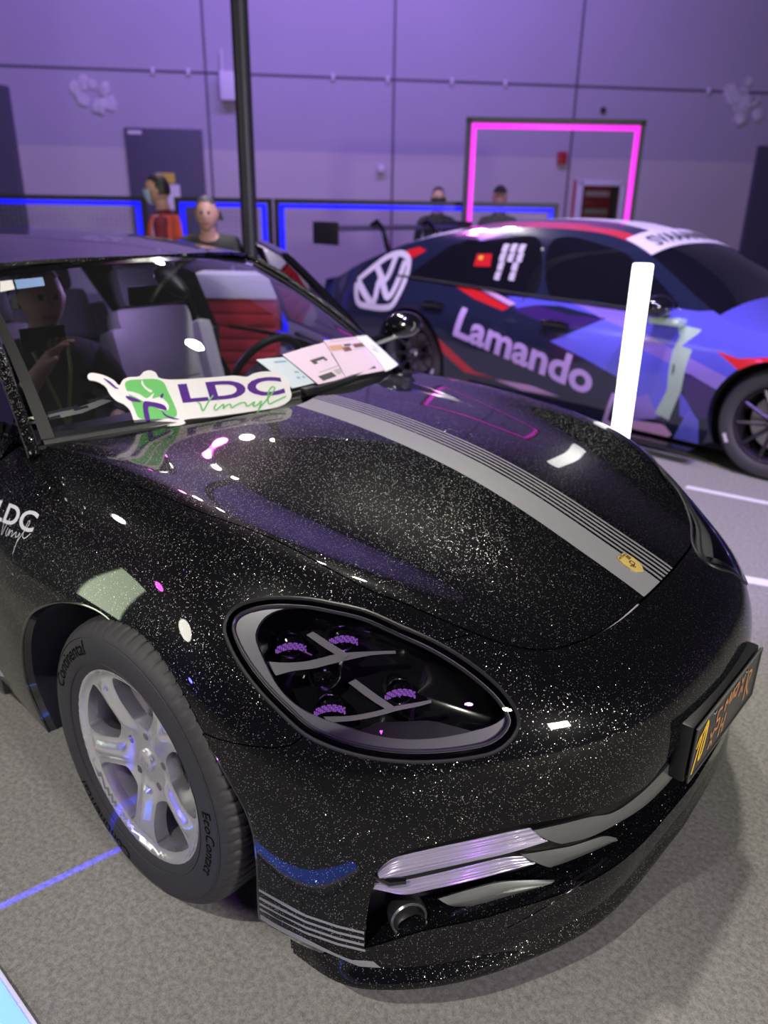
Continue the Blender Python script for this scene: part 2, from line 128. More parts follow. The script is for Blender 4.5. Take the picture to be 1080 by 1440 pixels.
SPOTS = [(2.9, -2.1, 2.6, .75, -.8, .3, 50, 32, (.5, .12, 1.)), (-1.2, -3.4, .7, -.2, -.9, .35, 25, 34, (.08, .08, 1.)), (2.2, 1.4, 5.6, -1.0, 3.6, .5, 1300, 62, PW), (-1.0, 1.6, 6.2, -2.6, 3.9, .8, 500, 50, PW), (-.1, -4.2, 5.0, -.3, -1.9, 0, 760, 42, W1)]  # added fill spots: bumper tint, wheel tint, race car, carpet
WORLD = .09
CAB = 4.2
WASH = 560
EXPO = 0.0

F_ = {k: (np.array(v, float) if v is not None else None) for k, v in FE.items() if k not in ('crest3',)}

# ------------------------------------------------------------------ materials
def nodes(m):
    m.use_nodes = True
    nt = m.node_tree
    return nt, nt.nodes['Principled BSDF']
def mat(name, col, rough=.5, metal=0., coat=0., coat_r=.03, emit=None, es=0., trans=0., ior=1.5, spec=.5, noise=0., nscale=60., bump=0., alpha=1.):
    m = bpy.data.materials.new(name)
    nt, b = nodes(m)
    b.inputs['Base Color'].default_value = (*col, 1)
    b.inputs['Roughness'].default_value = rough
    b.inputs['Metallic'].default_value = metal
    b.inputs['Coat Weight'].default_value = coat
    b.inputs['Coat Roughness'].default_value = coat_r
    b.inputs['Specular IOR Level'].default_value = spec
    b.inputs['IOR'].default_value = ior
    b.inputs['Transmission Weight'].default_value = trans
    b.inputs['Alpha'].default_value = alpha
    if emit:
        b.inputs['Emission Color'].default_value = (*emit, 1)
        b.inputs['Emission Strength'].default_value = es
    tc = nt.nodes.new('ShaderNodeTexCoord')
    n = nt.nodes.new('ShaderNodeTexNoise'); n.inputs['Scale'].default_value = nscale; n.inputs['Detail'].default_value = 4
    nt.links.new(tc.outputs['Object'], n.inputs['Vector'])
    mx = nt.nodes.new('ShaderNodeMixRGB'); mx.blend_type = 'MULTIPLY'
    mx.inputs['Color1'].default_value = (*col, 1); mx.inputs['Fac'].default_value = noise if noise else .06
    cr = nt.nodes.new('ShaderNodeValToRGB'); cr.color_ramp.elements[0].position = .3; cr.color_ramp.elements[1].position = .7
    cr.color_ramp.elements[0].color = (.35, .35, .35, 1)
    nt.links.new(n.outputs['Fac'], cr.inputs['Fac']); nt.links.new(cr.outputs['Color'], mx.inputs['Color2'])
    nt.links.new(mx.outputs['Color'], b.inputs['Base Color'])
    if bump:
        bp = nt.nodes.new('ShaderNodeBump'); bp.inputs['Strength'].default_value = bump; bp.inputs['Distance'].default_value = .002
        nt.links.new(n.outputs['Fac'], bp.inputs['Height']); nt.links.new(bp.outputs['Normal'], b.inputs['Normal'])
    return m
def glow(name, col, s):
    return mat(name, tuple(c*.5 for c in col), .4, emit=col, es=s)
def glass(name, tint, mixf=.0, rough=.0, dirt=.0):
    """thin pane: mostly clear, Fresnel reflection"""
    m = bpy.data.materials.new(name); m.use_nodes = True
    nt = m.node_tree; nt.nodes.clear()
    out = nt.nodes.new('ShaderNodeOutputMaterial')
    tr = nt.nodes.new('ShaderNodeBsdfTransparent'); tr.inputs['Color'].default_value = (*tint, 1)
    gl = nt.nodes.new('ShaderNodeBsdfGlossy'); gl.inputs['Roughness'].default_value = rough
    df = nt.nodes.new('ShaderNodeBsdfDiffuse'); df.inputs['Color'].default_value = (.5, .5, .55, 1)
    fr = nt.nodes.new('ShaderNodeFresnel'); fr.inputs['IOR'].default_value = 1.5
    m1 = nt.nodes.new('ShaderNodeMixShader'); m2 = nt.nodes.new('ShaderNodeMixShader')
    m1.inputs['Fac'].default_value = dirt
    nt.links.new(tr.outputs[0], m1.inputs[1]); nt.links.new(df.outputs[0], m1.inputs[2])
    nt.links.new(fr.outputs[0], m2.inputs['Fac']); nt.links.new(m1.outputs[0], m2.inputs[1]); nt.links.new(gl.outputs[0], m2.inputs[2])
    nt.links.new(m2.outputs[0], out.inputs['Surface'])
    return m
def flake_paint(name):
    """black film with a dense silver flake under a clear coat"""
    m = bpy.data.materials.new(name)
    nt, b = nodes(m)
    L = nt.links.new
    tc = nt.nodes.new('ShaderNodeTexCoord')
    vo = nt.nodes.new('ShaderNodeTexVoronoi'); vo.inputs['Scale'].default_value = 560
    L(tc.outputs['Object'], vo.inputs['Vector'])
    sp = nt.nodes.new('ShaderNodeSeparateColor'); L(vo.outputs['Color'], sp.inputs['Color'])
    gt = nt.nodes.new('ShaderNodeMath'); gt.operation = 'GREATER_THAN'; gt.inputs[1].default_value = .915
    L(sp.outputs['Red'], gt.inputs[0])
    ds = nt.nodes.new('ShaderNodeMath'); ds.operation = 'LESS_THAN'; ds.inputs[1].default_value = .42
    L(vo.outputs['Distance'], ds.inputs[0])
    mu = nt.nodes.new('ShaderNodeMath'); mu.operation = 'MULTIPLY'; L(gt.outputs[0], mu.inputs[0]); L(ds.outputs[0], mu.inputs[1])
    vm = nt.nodes.new('ShaderNodeVectorMath'); vm.operation = 'SUBTRACT'; vm.inputs[1].default_value = (.5, .5, .5)
    v2 = nt.nodes.new('ShaderNodeTexWhiteNoise'); v2.noise_dimensions = '3D'; L(vo.outputs['Position'], v2.inputs['Vector'])
    L(v2.outputs['Color'], vm.inputs[0])
    pw = nt.nodes.new('ShaderNodeMath'); pw.operation = 'POWER'; pw.inputs[1].default_value = 1.3; L(v2.outputs['Value'], pw.inputs[0])
    sc_ = nt.nodes.new('ShaderNodeMath'); sc_.operation = 'MULTIPLY_ADD'; sc_.inputs[1].default_value = .9; sc_.inputs[2].default_value = .25; L(pw.outputs[0], sc_.inputs[0])
    vs2 = nt.nodes.new('ShaderNodeVectorMath'); vs2.operation = 'SCALE'; L(vm.outputs[0], vs2.inputs[0]); L(sc_.outputs[0], vs2.inputs['Scale'])
    ge = nt.nodes.new('ShaderNodeNewGeometry')
    ad = nt.nodes.new('ShaderNodeVectorMath'); ad.operation = 'ADD'; L(vs2.outputs[0], ad.inputs[0]); L(ge.outputs['Normal'], ad.inputs[1])
    nz = nt.nodes.new('ShaderNodeVectorMath'); nz.operation = 'NORMALIZE'; L(ad.outputs[0], nz.inputs[0])
    b.inputs['Base Color'].default_value = (.003, .003, .004, 1); b.inputs['Roughness'].default_value = .35; b.inputs['Specular IOR Level'].default_value = .03
    b.inputs['Coat Weight'].default_value = 1; b.inputs['Coat Roughness'].default_value = .025; b.inputs['Coat IOR'].default_value = 1.36
    b2 = nt.nodes.new('ShaderNodeBsdfPrincipled')
    b2.inputs['Base Color'].default_value = (.66, .66, .62, 1); b2.inputs['Metallic'].default_value = 1
    b2.inputs['Roughness'].default_value = .30; b2.inputs['Coat Weight'].default_value = 1; b2.inputs['Coat Roughness'].default_value = .025
    L(nz.outputs[0], b2.inputs['Normal'])
    mx = nt.nodes.new('ShaderNodeMixShader'); L(mu.outputs[0], mx.inputs['Fac']); L(b.outputs[0], mx.inputs[1]); L(b2.outputs[0], mx.inputs[2])
    L(mx.outputs[0], nt.nodes['Material Output'].inputs['Surface'])
    return m
M = {}
def setup_mats():
    M['flake'] = flake_paint('black flake film')
    M['black_gloss'] = mat('black gloss', (.006, .006, .007), .12, coat=1)
    M['black_plastic'] = mat('black plastic', (.012, .012, .013), .45)
    M['grey_plastic'] = mat('grey plastic', (.10, .105, .10), .5)
    M['trim'] = mat('trim rubber', (.01, .01, .011), .6)
    M['vinyl'] = mat('silver vinyl', (.28, .28, .30), .42, metal=.35, coat=.15, coat_r=.3)
    M['white_vinyl'] = mat('pale grey vinyl', (.62, .62, .66), .45)
    M['rubber'] = mat('tyre rubber', (.026, .026, .027), .62, noise=.25, nscale=90)
    M['letter_rubber'] = mat('tyre lettering', (.002, .002, .002), .7, spec=.05)
    M['alloy'] = mat('silver alloy', (.80, .80, .83), .25, metal=.88, coat=.5, coat_r=.12)
    M['barrel'] = mat('alloy barrel', (.22, .22, .23), .4, metal=.6)
    M['steel'] = mat('brake steel', (.45, .44, .42), .35, metal=1)
    M['chrome'] = mat('chrome', (.75, .75, .78), .12, metal=1)
    M['fin'] = mat('satin grey fin', (.25, .26, .26), .30, metal=.8)
    M['bezel'] = mat('lamp bezel grey', (.23, .23, .24), .35, coat=.3)
    M['lamp_black'] = mat('lamp black', (.008, .008, .009), .15, coat=.6)
    M['lamp_bar'] = mat('lamp grey bar', (.22, .22, .22), .4)
    M['facet_glow'] = glow('violet reflection glow', (.50, .18, .90), .28)  # glow stands in for purple light reflected by the facets
    M['glint_pink'] = glow('magenta glint', (.9, .1, .95), 2.)
    M['lightbar'] = mat('ribbed lamp lens', (.54, .50, .66), .16, metal=.5, coat=1)
    M['lens'] = glass('headlamp lens', (.95, .95, .96))
    M['glass'] = glass('windscreen glass', (.60, .62, .70), dirt=.015)
    M['tint'] = glass('tinted side glass', (.35, .36, .42), dirt=.01)
    M['gold'] = mat('gold badge', (.85, .62, .20), .30, metal=.45)
    M['badge_dark'] = mat('badge enamel', (.035, .006, .01), .3, coat=1)
    M['leather'] = mat('pale grey leather', (.50, .49, .47), .5, bump=.1, nscale=220)
    M['dash'] = mat('dash black', (.02, .02, .022), .55)
    M['liner'] = mat('wheel arch felt', (.025, .025, .04), .95)
    M['paper'] = mat('white paper', (.80, .80, .78), .6)
    M['paper_y'] = mat('cream paper', (.74, .76, .62), .6)
    M['paper_pink'] = mat('pale pink paper', (.78, .60, .80), .5)
    M['paper_blue'] = mat('pale blue paper', (.55, .62, .72), .5)
    M['print_dark'] = mat('dark print', (.05, .05, .06), .6)
    M['print_brown'] = mat('brown print', (.18, .07, .06), .6)
    M['print_tan'] = mat('tan print', (.62, .34, .26), .6)
    M['print_grey'] = mat('grey print', (.45, .42, .46), .6)
    M['print_blue'] = mat('blue print', (.20, .32, .60), .6)
    M['acrylic'] = mat('white acrylic', (.88, .84, .88), .35)
    M['green'] = mat('leaf green print', (.16, .55, .16), .45)
    M['purple'] = mat('deep purple print', (.085, .012, .26), .45)
    M['plate'] = mat('plate black', (.025, .025, .026), .35, noise=.3, nscale=20)
    M['amber'] = mat('amber brush paint', (.85, .52, .03), .5)
    M['copper'] = mat('copper brush paint', (.50, .22, .08), .5)
    # hall
    M['black_metal'] = mat('black painted metal', (.012, .012, .016), .45)
    M['led_blue'] = glow('blue led strip', (.003, .005, 1.), 1.3)
    M['led_magenta'] = glow('magenta led strip', (.86, .02, .72), 1.4)
    M['led_white'] = glow('white led tube', (1., .98, .95), 4.)
    M['led_cyan'] = glow('ice blue led strip', (.10, .20, 1.), 3.4)
    M['red_paint'] = mat('red lacquer', (.42, .02, .03), .4)
    M['white_paint'] = mat('white lacquer', (.75, .73, .78), .45)
    M['door_grey'] = mat('dark grey door paint', (.085, .08, .12), .55)
    M['yellow'] = mat('yellow sign', (.72, .58, .06), .5)
    M['tape'] = mat('white floor tape', (.72, .72, .74), .55)
    M['skin'] = mat('skin', (.50, .29, .22), .55)
    M['hair'] = mat('black hair', (.012, .010, .010), .5)
    M['hair_grey'] = mat('grey black hair', (.07, .07, .07), .55)
    M['cloth_black'] = mat('black cloth', (.008, .008, .012), .85)
    M['cloth_olive'] = mat('dark olive cloth', (.035, .04, .026), .85)
    M['cloth_maroon'] = mat('maroon cloth', (.16, .012, .022), .85)
    M['vest'] = mat('orange red vest', (.85, .13, .05), .7)
    M['vest_pink'] = mat('reflective band', (.70, .42, .75), .4)
    M['mask'] = mat('pale blue mask', (.42, .62, .82), .7)
    M['lips'] = mat('lips', (.36, .13, .12), .5)
    M['eye'] = mat('eye dark', (.015, .012, .012), .2)
    M['lanyard'] = mat('lime lanyard', (.55, .60, .10), .6)
    # race saloon livery
    M['navy'] = mat('livery navy', (.016, .020, .055), .18, coat=1)
    M['blue'] = mat('livery blue', (.12, .11, .75), .2, coat=1)
    M['blue2'] = mat('livery bright blue', (.15, .15, .85), .2, coat=1)
    M['deep'] = mat('livery deep purple', (.05, .02, .16), .2, coat=1)
    M['lilac'] = mat('livery lilac', (.30, .20, .74), .2, coat=1)
    M['pale'] = mat('livery pale green', (.46, .62, .50), .2, coat=1)
    M['rose'] = mat('livery rose', (.75, .42, .80), .2, coat=1)
    M['lred'] = mat('livery red', (.70, .02, .03), .2, coat=1)
    M['lwhite'] = mat('livery white', (.72, .66, .80), .3)
    M['ltext'] = mat('livery lettering', (.62, .42, .86), .3)
    M['race_glass'] = mat('dark race glass', (.008, .008, .014), .06, coat=1)
    M['race_rim'] = mat('dark race rim', (.05, .04, .06), .35, metal=.6)
    M['race_tyre'] = mat('race tyre', (.05, .045, .055), .6)
setup_mats()

# ------------------------------------------------------------------ mesh helpers
def link(o, parent=None):
    COL.objects.link(o)
    if parent is not None: o.parent = parent
    return o
def make(name, V, Fc, mats, parent=None, mi=None, nrm=None, smooth=True):
    me = bpy.data.meshes.new(name)
    me.from_pydata([tuple(map(float, v)) for v in V], [], [tuple(int(i) for i in f) for f in Fc])
    for m in (mats if isinstance(mats, (list, tuple)) else [mats]): me.materials.append(M[m] if isinstance(m, str) else m)
    if mi is not None: me.polygons.foreach_set('material_index', np.asarray(mi, np.int32))
    me.polygons.foreach_set('use_smooth', np.full(len(me.polygons), smooth))
    me.update()
    if nrm is not None: me.normals_split_custom_set_from_vertices([tuple(map(float, n)) for n in nrm])
    return link(bpy.data.objects.new(name, me), parent)
def from_bm(name, bm, mats, parent=None, smooth=True, sharp=35):
    bmesh.ops.recalc_face_normals(bm, faces=bm.faces[:])
    me = bpy.data.meshes.new(name)
    for f in bm.faces: f.smooth = smooth
    if smooth:
        for e in bm.edges:
            if len(e.link_faces) == 2 and e.calc_face_angle(0) > R(sharp): e.smooth = False
    bm.to_mesh(me); bm.free()
    for m in (mats if isinstance(mats, (list, tuple)) else [mats]): me.materials.append(M[m] if isinstance(m, str) else m)
    return link(bpy.data.objects.new(name, me), parent)
def empty(name, label, cat, loc=(0, 0, 0), rz=0., group=None):
    o = bpy.data.objects.new(name, None); COL.objects.link(o)
    o.location = loc; o.rotation_euler = (0, 0, rz); o.empty_display_size = .1
    return tag(o, label, cat, group)
def tag(o, label, cat, group=None):
    o['label'] = label; o['category'] = cat
    if group: o['group'] = group
    return o
def part(name, parent):
    o = bpy.data.objects.new(name, None); COL.objects.link(o); o.parent = parent; o.empty_display_size = .05
    return o
def struct(o):
    o['kind'] = 'structure'; return o
def box(bm, c, s, mi=0, rot=None, bev=0.):
    r = bmesh.ops.create_cube(bm, size=1.)
    vs_ = r['verts']
    bmesh.ops.scale(bm, vec=s, verts=vs_)
    fs = list({f for v in vs_ for f in v.link_faces})
    if bev:
        es = list({e for v in vs_ for e in v.link_edges})
        rb = bmesh.ops.bevel(bm, geom=es, offset=bev, segments=2, affect='EDGES', profile=.6)
        vs_ = list({v for f in rb['faces'] for v in f.verts} | {v for v in vs_ if v.is_valid})
        fs = list({f for v in vs_ for f in v.link_faces})
    for f in fs: f.material_index = mi
    if rot is not None: bmesh.ops.rotate(bm, cent=(0, 0, 0), matrix=rot, verts=vs_)
    bmesh.ops.translate(bm, vec=c, verts=vs_)
    return vs_
def boxo(name, c, s, m, parent=None, bev=.0, rot=None):
    bm = bmesh.new(); box(bm, c, s, 0, rot, bev); return from_bm(name, bm, m, parent)
def tube(bm, pts, r, seg=10, mi=0, caps=True):
    pts = [Vector(q) for q in pts]; n = len(pts)
    rr = r if hasattr(r, '__len__') else [r]*n
    t0 = (pts[1]-pts[0]).normalized(); a = t0.orthogonal().normalized(); rings = []
    for i, q in enumerate(pts):
        t = (pts[min(i+1, n-1)]-pts[max(i-1, 0)]).normalized()
        a = (a - t*a.dot(t)).normalized(); b = t.cross(a)
        rings.append([bm.verts.new(q+(a*math.cos(k*2*math.pi/seg)+b*math.sin(k*2*math.pi/seg))*rr[i]) for k in range(seg)])
    for i in range(n-1):
        for k in range(seg):
            f = bm.faces.new((rings[i][k], rings[i][(k+1) % seg], rings[i+1][(k+1) % seg], rings[i+1][k])); f.material_index = mi
    if caps:
        for q in (rings[0][::-1], rings[-1]):
            f = bm.faces.new(q); f.material_index = mi
def lathe(bm, prof, axis='y', seg=48, mi=0, c=(0, 0, 0), closed=False):
    """prof: (axial, radius)"""
    rings = []
    for a, r in prof:
        ring = []
        for k in range(seg):
            t = k*2*math.pi/seg
            p = (r*math.cos(t), a, r*math.sin(t)) if axis == 'y' else ((r*math.cos(t), r*math.sin(t), a) if axis == 'z' else (a, r*math.cos(t), r*math.sin(t)))
            ring.append(bm.verts.new((p[0]+c[0], p[1]+c[1], p[2]+c[2])))
        rings.append(ring)
    m = len(rings)
    for i in range(m if closed else m-1):
        A, B = rings[i], rings[(i+1) % m]
        for k in range(seg):
            f = bm.faces.new((A[k], A[(k+1) % seg], B[(k+1) % seg], B[k])); f.material_index = mi
    return rings
def resample(P, step, closed=False):
    P = np.asarray(P, float); n = len(P)
    if closed: Q = np.vstack([P[-1:], P, P[:2]])
    else: Q = np.vstack([2*P[0]-P[1], P, 2*P[-1]-P[-2]])
    out = []
    for i in range(n if closed else n-1):
        p0, p1, p2, p3 = Q[i], Q[i+1], Q[i+2], Q[i+3]
        k = max(1, int(round(np.linalg.norm(p2-p1)/step)))
        d1, d2, d3 = [max(np.linalg.norm(b-a)**.5, 1e-6) for a, b in ((p0, p1), (p1, p2), (p2, p3))]
        m1 = ((p1-p0)/d1-(p2-p0)/(d1+d2)+(p2-p1)/d2)*d2
        m2 = ((p2-p1)/d2-(p3-p1)/(d2+d3)+(p3-p2)/d3)*d2
        for j in range(k):
            t = j/k
            out.append((2*t**3-3*t*t+1)*p1+(t**3-2*t*t+t)*m1+(-2*t**3+3*t*t)*p2+(t**3-t*t)*m2)
    if not closed: out.append(P[-1])
    return np.array(out)
def inside(P, poly):
    x, y = P[:, 0], P[:, 1]; r = np.zeros(len(P), bool)
    a = poly; b = np.roll(poly, -1, 0)
    for (x1, y1), (x2, y2) in zip(a, b):
        c = (y1 > y) != (y2 > y)
        if y1 != y2: r ^= c & (x < (x2-x1)*(y-y1)/(y2-y1)+x1)
    return r
def area(p): return .5*np.sum(p[:, 0]*np.roll(p[:, 1], -1)-np.roll(p[:, 0], -1)*p[:, 1])
def inset(p, g):
    """move a closed loop to its left side by g (inwards for CCW)"""
    t = np.roll(p, -1, 0)-np.roll(p, 1, 0); t /= np.maximum(np.linalg.norm(t, axis=1, keepdims=True), 1e-9)
    return p+g*np.stack([-t[:, 1], t[:, 0]], -1)
def sheet(name, outer, fn, step, mats, parent=None, holes=(), regions=(), nfn=None, flange=0., gap=0., lift=0., flange_mi=0, sub=None, fdir=None):
    """triangulated skin over a 2-D outline; fn maps the chart to space, nfn gives outward normals there"""
    outer = np.asarray(outer, float)
    if area(outer) < 0: outer = outer[::-1]
    hs = []
    for h in holes:
        h = np.asarray(h, float); hs.append(h[::-1] if area(h) > 0 else h)
    if gap:
        outer = inset(outer, gap); hs = [inset(h, gap) for h in hs]
    loops = [outer]+hs
    lo, hi = outer.min(0), outer.max(0)
    nx, ny = int((hi[0]-lo[0])/step)+2, int((hi[1]-lo[1])/(step*.866))+2
    gx, gy = np.meshgrid(np.arange(nx), np.arange(ny))
    G = np.stack([lo[0]+(gx+.5*(gy % 2))*step, lo[1]+gy*step*.866], -1).reshape(-1, 2)
    ok = inside(G, outer)
    for h in hs: ok &= ~inside(G, h)
    G = G[ok]
    allb = np.vstack(loops+[np.asarray(r[0], float) for r in regions]) if regions else np.vstack(loops)
    keep = np.ones(len(G), bool)
    for i in range(0, len(allb), 256):
        d = ((G[:, None]-allb[None, i:i+256])**2).sum(-1).min(1); keep &= d > (.45*step)**2
    G = G[keep]
    pts = []; ed = []
    for L in loops+[np.asarray(r[0], float) for r in regions]:
        k0 = len(pts); pts += [tuple(q) for q in L]; n = len(L)
        ed += [(k0+i, k0+(i+1) % n) for i in range(n)]
    pts += [tuple(q) for q in G]
    vo, eo, fo, *_ = delaunay_2d_cdt([Vector(q) for q in pts], ed, [], 0, 1e-7)
    UV = np.array([(v[0], v[1]) for v in vo]); T = np.array([f for f in fo if len(f) == 3])
    cen = UV[T].mean(1)
    ok = inside(cen, outer)
    for h in hs: ok &= ~inside(cen, h)
    T = T[ok]; cen = cen[ok]
    mi = np.zeros(len(T), int)
    for r in regions: mi[inside(cen, np.asarray(r[0], float))] = r[1]
    used = np.unique(T); mp = -np.ones(len(UV), int); mp[used] = np.arange(len(used)); T = mp[T]; UV = UV[used]
    P = fn(UV)
    if nfn is None:
        e = 1e-4
        N = np.cross(fn(UV+[e, 0])-fn(UV-[e, 0]), fn(UV+[0, e])-fn(UV-[0, e])); N /= np.maximum(np.linalg.norm(N, axis=1, keepdims=True), 1e-12)
        if sub is not None: N *= np.sign((N*np.asarray(sub)).sum(1, keepdims=True)+1e-12)
    else: N = nfn(P)
    P = P+lift*N
    a, b, c = P[T[:, 0]], P[T[:, 1]], P[T[:, 2]]
    fl = (np.cross(b-a, c-a)*N[T[:, 0]]).sum(1) < 0
    T[fl] = T[fl][:, ::-1]
    V = [P]; NN = [N]; FF = [tuple(t) for t in T]; mi = list(mi); k = len(P)
    if flange:
        for L in loops:
            Q = fn(L)
            if nfn is None:
                n2 = np.cross(fn(L+[1e-4, 0])-fn(L-[1e-4, 0]), fn(L+[0, 1e-4])-fn(L-[0, 1e-4])); n2 /= np.maximum(np.linalg.norm(n2, axis=1, keepdims=True), 1e-12)
                if sub is not None: n2 *= np.sign((n2*np.asarray(sub)).sum(1, keepdims=True)+1e-12)
            else: n2 = nfn(Q)
            Q = Q+lift*n2
            t = np.roll(Q, -1, 0)-np.roll(Q, 1, 0); s = np.cross(t, n2); s /= np.maximum(np.linalg.norm(s, axis=1, keepdims=True), 1e-9)
            n = len(L)
            D = -n2*flange if fdir is None else np.tile(np.asarray(fdir, float)*flange, (n, 1))
            V += [Q, Q+D]; NN += [s, s]
            for i in range(n):
                j = (i+1) % n; FF.append((k+i, k+n+i, k+n+j, k+j)); mi.append(flange_mi)
            k += 2*n
    return make(name, np.vstack(V), FF, mats, parent, mi, np.vstack(NN))
def ribbon(name, A, B, mats, parent=None, n=40, m=6, bulge=None, thick=0., smoothA=True):
    """loft between two space curves, optional outward bulge vector field and thickness"""
    A = resample(A, 1e9 if not smoothA else .01) if smoothA else np.asarray(A, float)
    B = resample(B, .01) if smoothA else np.asarray(B, float)
    def at(P, k):
        d = np.r_[0, np.cumsum(np.linalg.norm(np.diff(P, axis=0), axis=1))]; t = np.linspace(0, d[-1], k)
        return np.stack([np.interp(t, d, P[:, i]) for i in range(3)], -1)
    a, b = at(A, n), at(B, n)
    s = np.linspace(0, 1, m)[:, None, None]
    G = a*(1-s)+b*s
    if bulge is not None: G = G+bulge(G, s)
    V = G.reshape(-1, 3); Fc = [(i*n+j, i*n+j+1, (i+1)*n+j+1, (i+1)*n+j) for i in range(m-1) for j in range(n-1)]
    if thick:
        bm = bmesh.new(); vv = [bm.verts.new(q) for q in V]
        for f in Fc: bm.faces.new([vv[i] for i in f])
        bmesh.ops.recalc_face_normals(bm, faces=bm.faces[:])
        bmesh.ops.solidify(bm, geom=bm.faces[:], thickness=thick)
        return from_bm(name, bm, mats, parent, sharp=50)
    return make(name, V, Fc, mats, parent)
def grid(name, fn, nu, nv, mats, parent=None, thick=0.):
    u, v = np.meshgrid(np.linspace(0, 1, nu), np.linspace(0, 1, nv))
    V = fn(u, v).reshape(-1, 3)
    Fc = [(j*nu+i, j*nu+i+1, (j+1)*nu+i+1, (j+1)*nu+i) for j in range(nv-1) for i in range(nu-1)]
    if thick:
        bm = bmesh.new(); vv = [bm.verts.new(q) for q in V]
        for f in Fc: bm.faces.new([vv[i] for i in f])
        bmesh.ops.recalc_face_normals(bm, faces=bm.faces[:])
        bmesh.ops.solidify(bm, geom=bm.faces[:], thickness=thick)
        return from_bm(name, bm, mats, parent, sharp=40)
    return make(name, V, Fc, mats, parent)
_tc = {}
def text2d(s, size=1., bold=0., shear=0., ext=0.):
    """flat lettering outline: verts (n,2) and faces"""
    k = (s, bold, shear)
    if k not in _tc:
        cu = bpy.data.curves.new('lettering', 'FONT'); cu.body = s; cu.size = 1; cu.offset = bold; cu.shear = shear; cu.fill_mode = 'FRONT'; cu.resolution_u = 4
        o = bpy.data.objects.new('lettering', cu); COL.objects.link(o)
        bpy.context.view_layer.update()
        dg = bpy.context.evaluated_depsgraph_get(); me = bpy.data.meshes.new_from_object(o.evaluated_get(dg))
        bm = bmesh.new(); bm.from_mesh(me); bmesh.ops.triangulate(bm, faces=bm.faces[:]); bmesh.ops.remove_doubles(bm, verts=bm.verts[:], dist=1e-5)
        for _ in range(3):
            es = [e for e in bm.edges if e.calc_length() > .16]
            if es: bmesh.ops.subdivide_edges(bm, edges=es, cuts=1); bmesh.ops.triangulate(bm, faces=bm.faces[:])
        bm.verts.index_update()
        _tc[k] = (np.array([(v.co.x, v.co.y) for v in bm.verts]), [tuple(v.index for v in f.verts) for f in bm.faces])
        bm.free(); COL.objects.unlink(o); bpy.data.objects.remove(o); bpy.data.curves.remove(cu); bpy.data.meshes.remove(me)
    V, Fc = _tc[k]
    return V*size, Fc
def lettering(name, s, fn, mats, parent, bold=0., shear=0., box_=None, thick=0.):
    """fn maps unit lettering coords (x 0..w, y 0..1 cap height) to space"""
    V, Fc = text2d(s, 1., bold, shear)
    lo, hi = V.min(0), V.max(0)
    V = (V-lo)/(hi[1]-lo[1])
    if box_: V[:, 0] *= box_/V[:, 0].max()
    P = fn(V)
    return make(name, P, Fc, mats, parent, smooth=False)
def stroke(pts, w):
    """outline of a polyline drawn with a pen of width w (2-D)"""
    p = resample(np.asarray(pts, float), w*1.2)
    t = np.gradient(p, axis=0); t /= np.maximum(np.linalg.norm(t, axis=1, keepdims=True), 1e-9)
    n = np.stack([-t[:, 1], t[:, 0]], -1)
    ww = (w if not hasattr(w, '__len__') else np.interp(np.linspace(0, 1, len(p)), np.linspace(0, 1, len(w)), w)[:, None])/2
    return np.vstack([p+n*ww, (p-n*ww)[::-1]])
def strip_mesh(pts, w, fn, V, Fc, mi, m=0):
    p = resample(np.asarray(pts, float), max(w*.8, 1e-4)); t = np.gradient(p, axis=0); t /= np.maximum(np.linalg.norm(t, axis=1, keepdims=True), 1e-9)
    n = np.stack([-t[:, 1], t[:, 0]], -1)*w/2
    k = len(V); Q = np.vstack([fn(p+n), fn(p-n)]); V.extend(Q.tolist()); c = len(p)
    for i in range(c-1): Fc.append((k+i, k+i+1, k+c+i+1, k+c+i)); mi.append(m)
# ------------------------------------------------------------------ the black car
FE_ = F_
MIR = np.array([-1., 1.])
def side_pt(x, z, s=-1):
    x, z = np.broadcast_arrays(np.asarray(x, float), np.asarray(z, float)); lo = np.zeros(x.shape); hi = np.full(x.shape, 1.3)
    for _ in range(40):
        m = (lo+hi)/2; i = F(np.stack([x, m, z], -1)) < 0; lo = np.where(i, m, lo); hi = np.where(i, hi, m)
    return np.stack([x, s*lo, z], -1)
def top_pt(x, y):
    x, y = np.broadcast_arrays(np.asarray(x, float), np.asarray(y, float)); lo = np.full(x.shape, .3); hi = np.full(x.shape, 1.4)
    for _ in range(40):
        m = (lo+hi)/2; i = F(np.stack([x, y, m], -1)) < 0; lo = np.where(i, m, lo); hi = np.where(i, hi, m)
    return np.stack([x, y, lo], -1)
def front_pt(y, z):
    y, z = np.broadcast_arrays(np.asarray(y, float), np.asarray(z, float)); lo = np.zeros(y.shape); hi = np.full(y.shape, 1.5)
    for _ in range(40):
        m = (lo+hi)/2; i = F(np.stack([m, y, z], -1)) < 0; lo = np.where(i, m, lo); hi = np.where(i, hi, m)
    return np.stack([lo, y, z], -1)
def skin(name, loops, mats, parent, step=.017, **k):
    """body panel from chart polylines joined end to end"""
    o = np.vstack(loops)
    d = np.linalg.norm(o-np.roll(o, 1, 0), axis=1); o = o[d > 1e-5]
    return sheet(name, o, surf, step, mats, parent, nfn=normal, **k)
def rs(k, st=.012, mir=False):
    p = resample(F_[k], st); return p*MIR if mir else p
car = empty('sports_car', 'black flake-wrapped four door car with a silver stripe down its bonnet, in front', 'car')
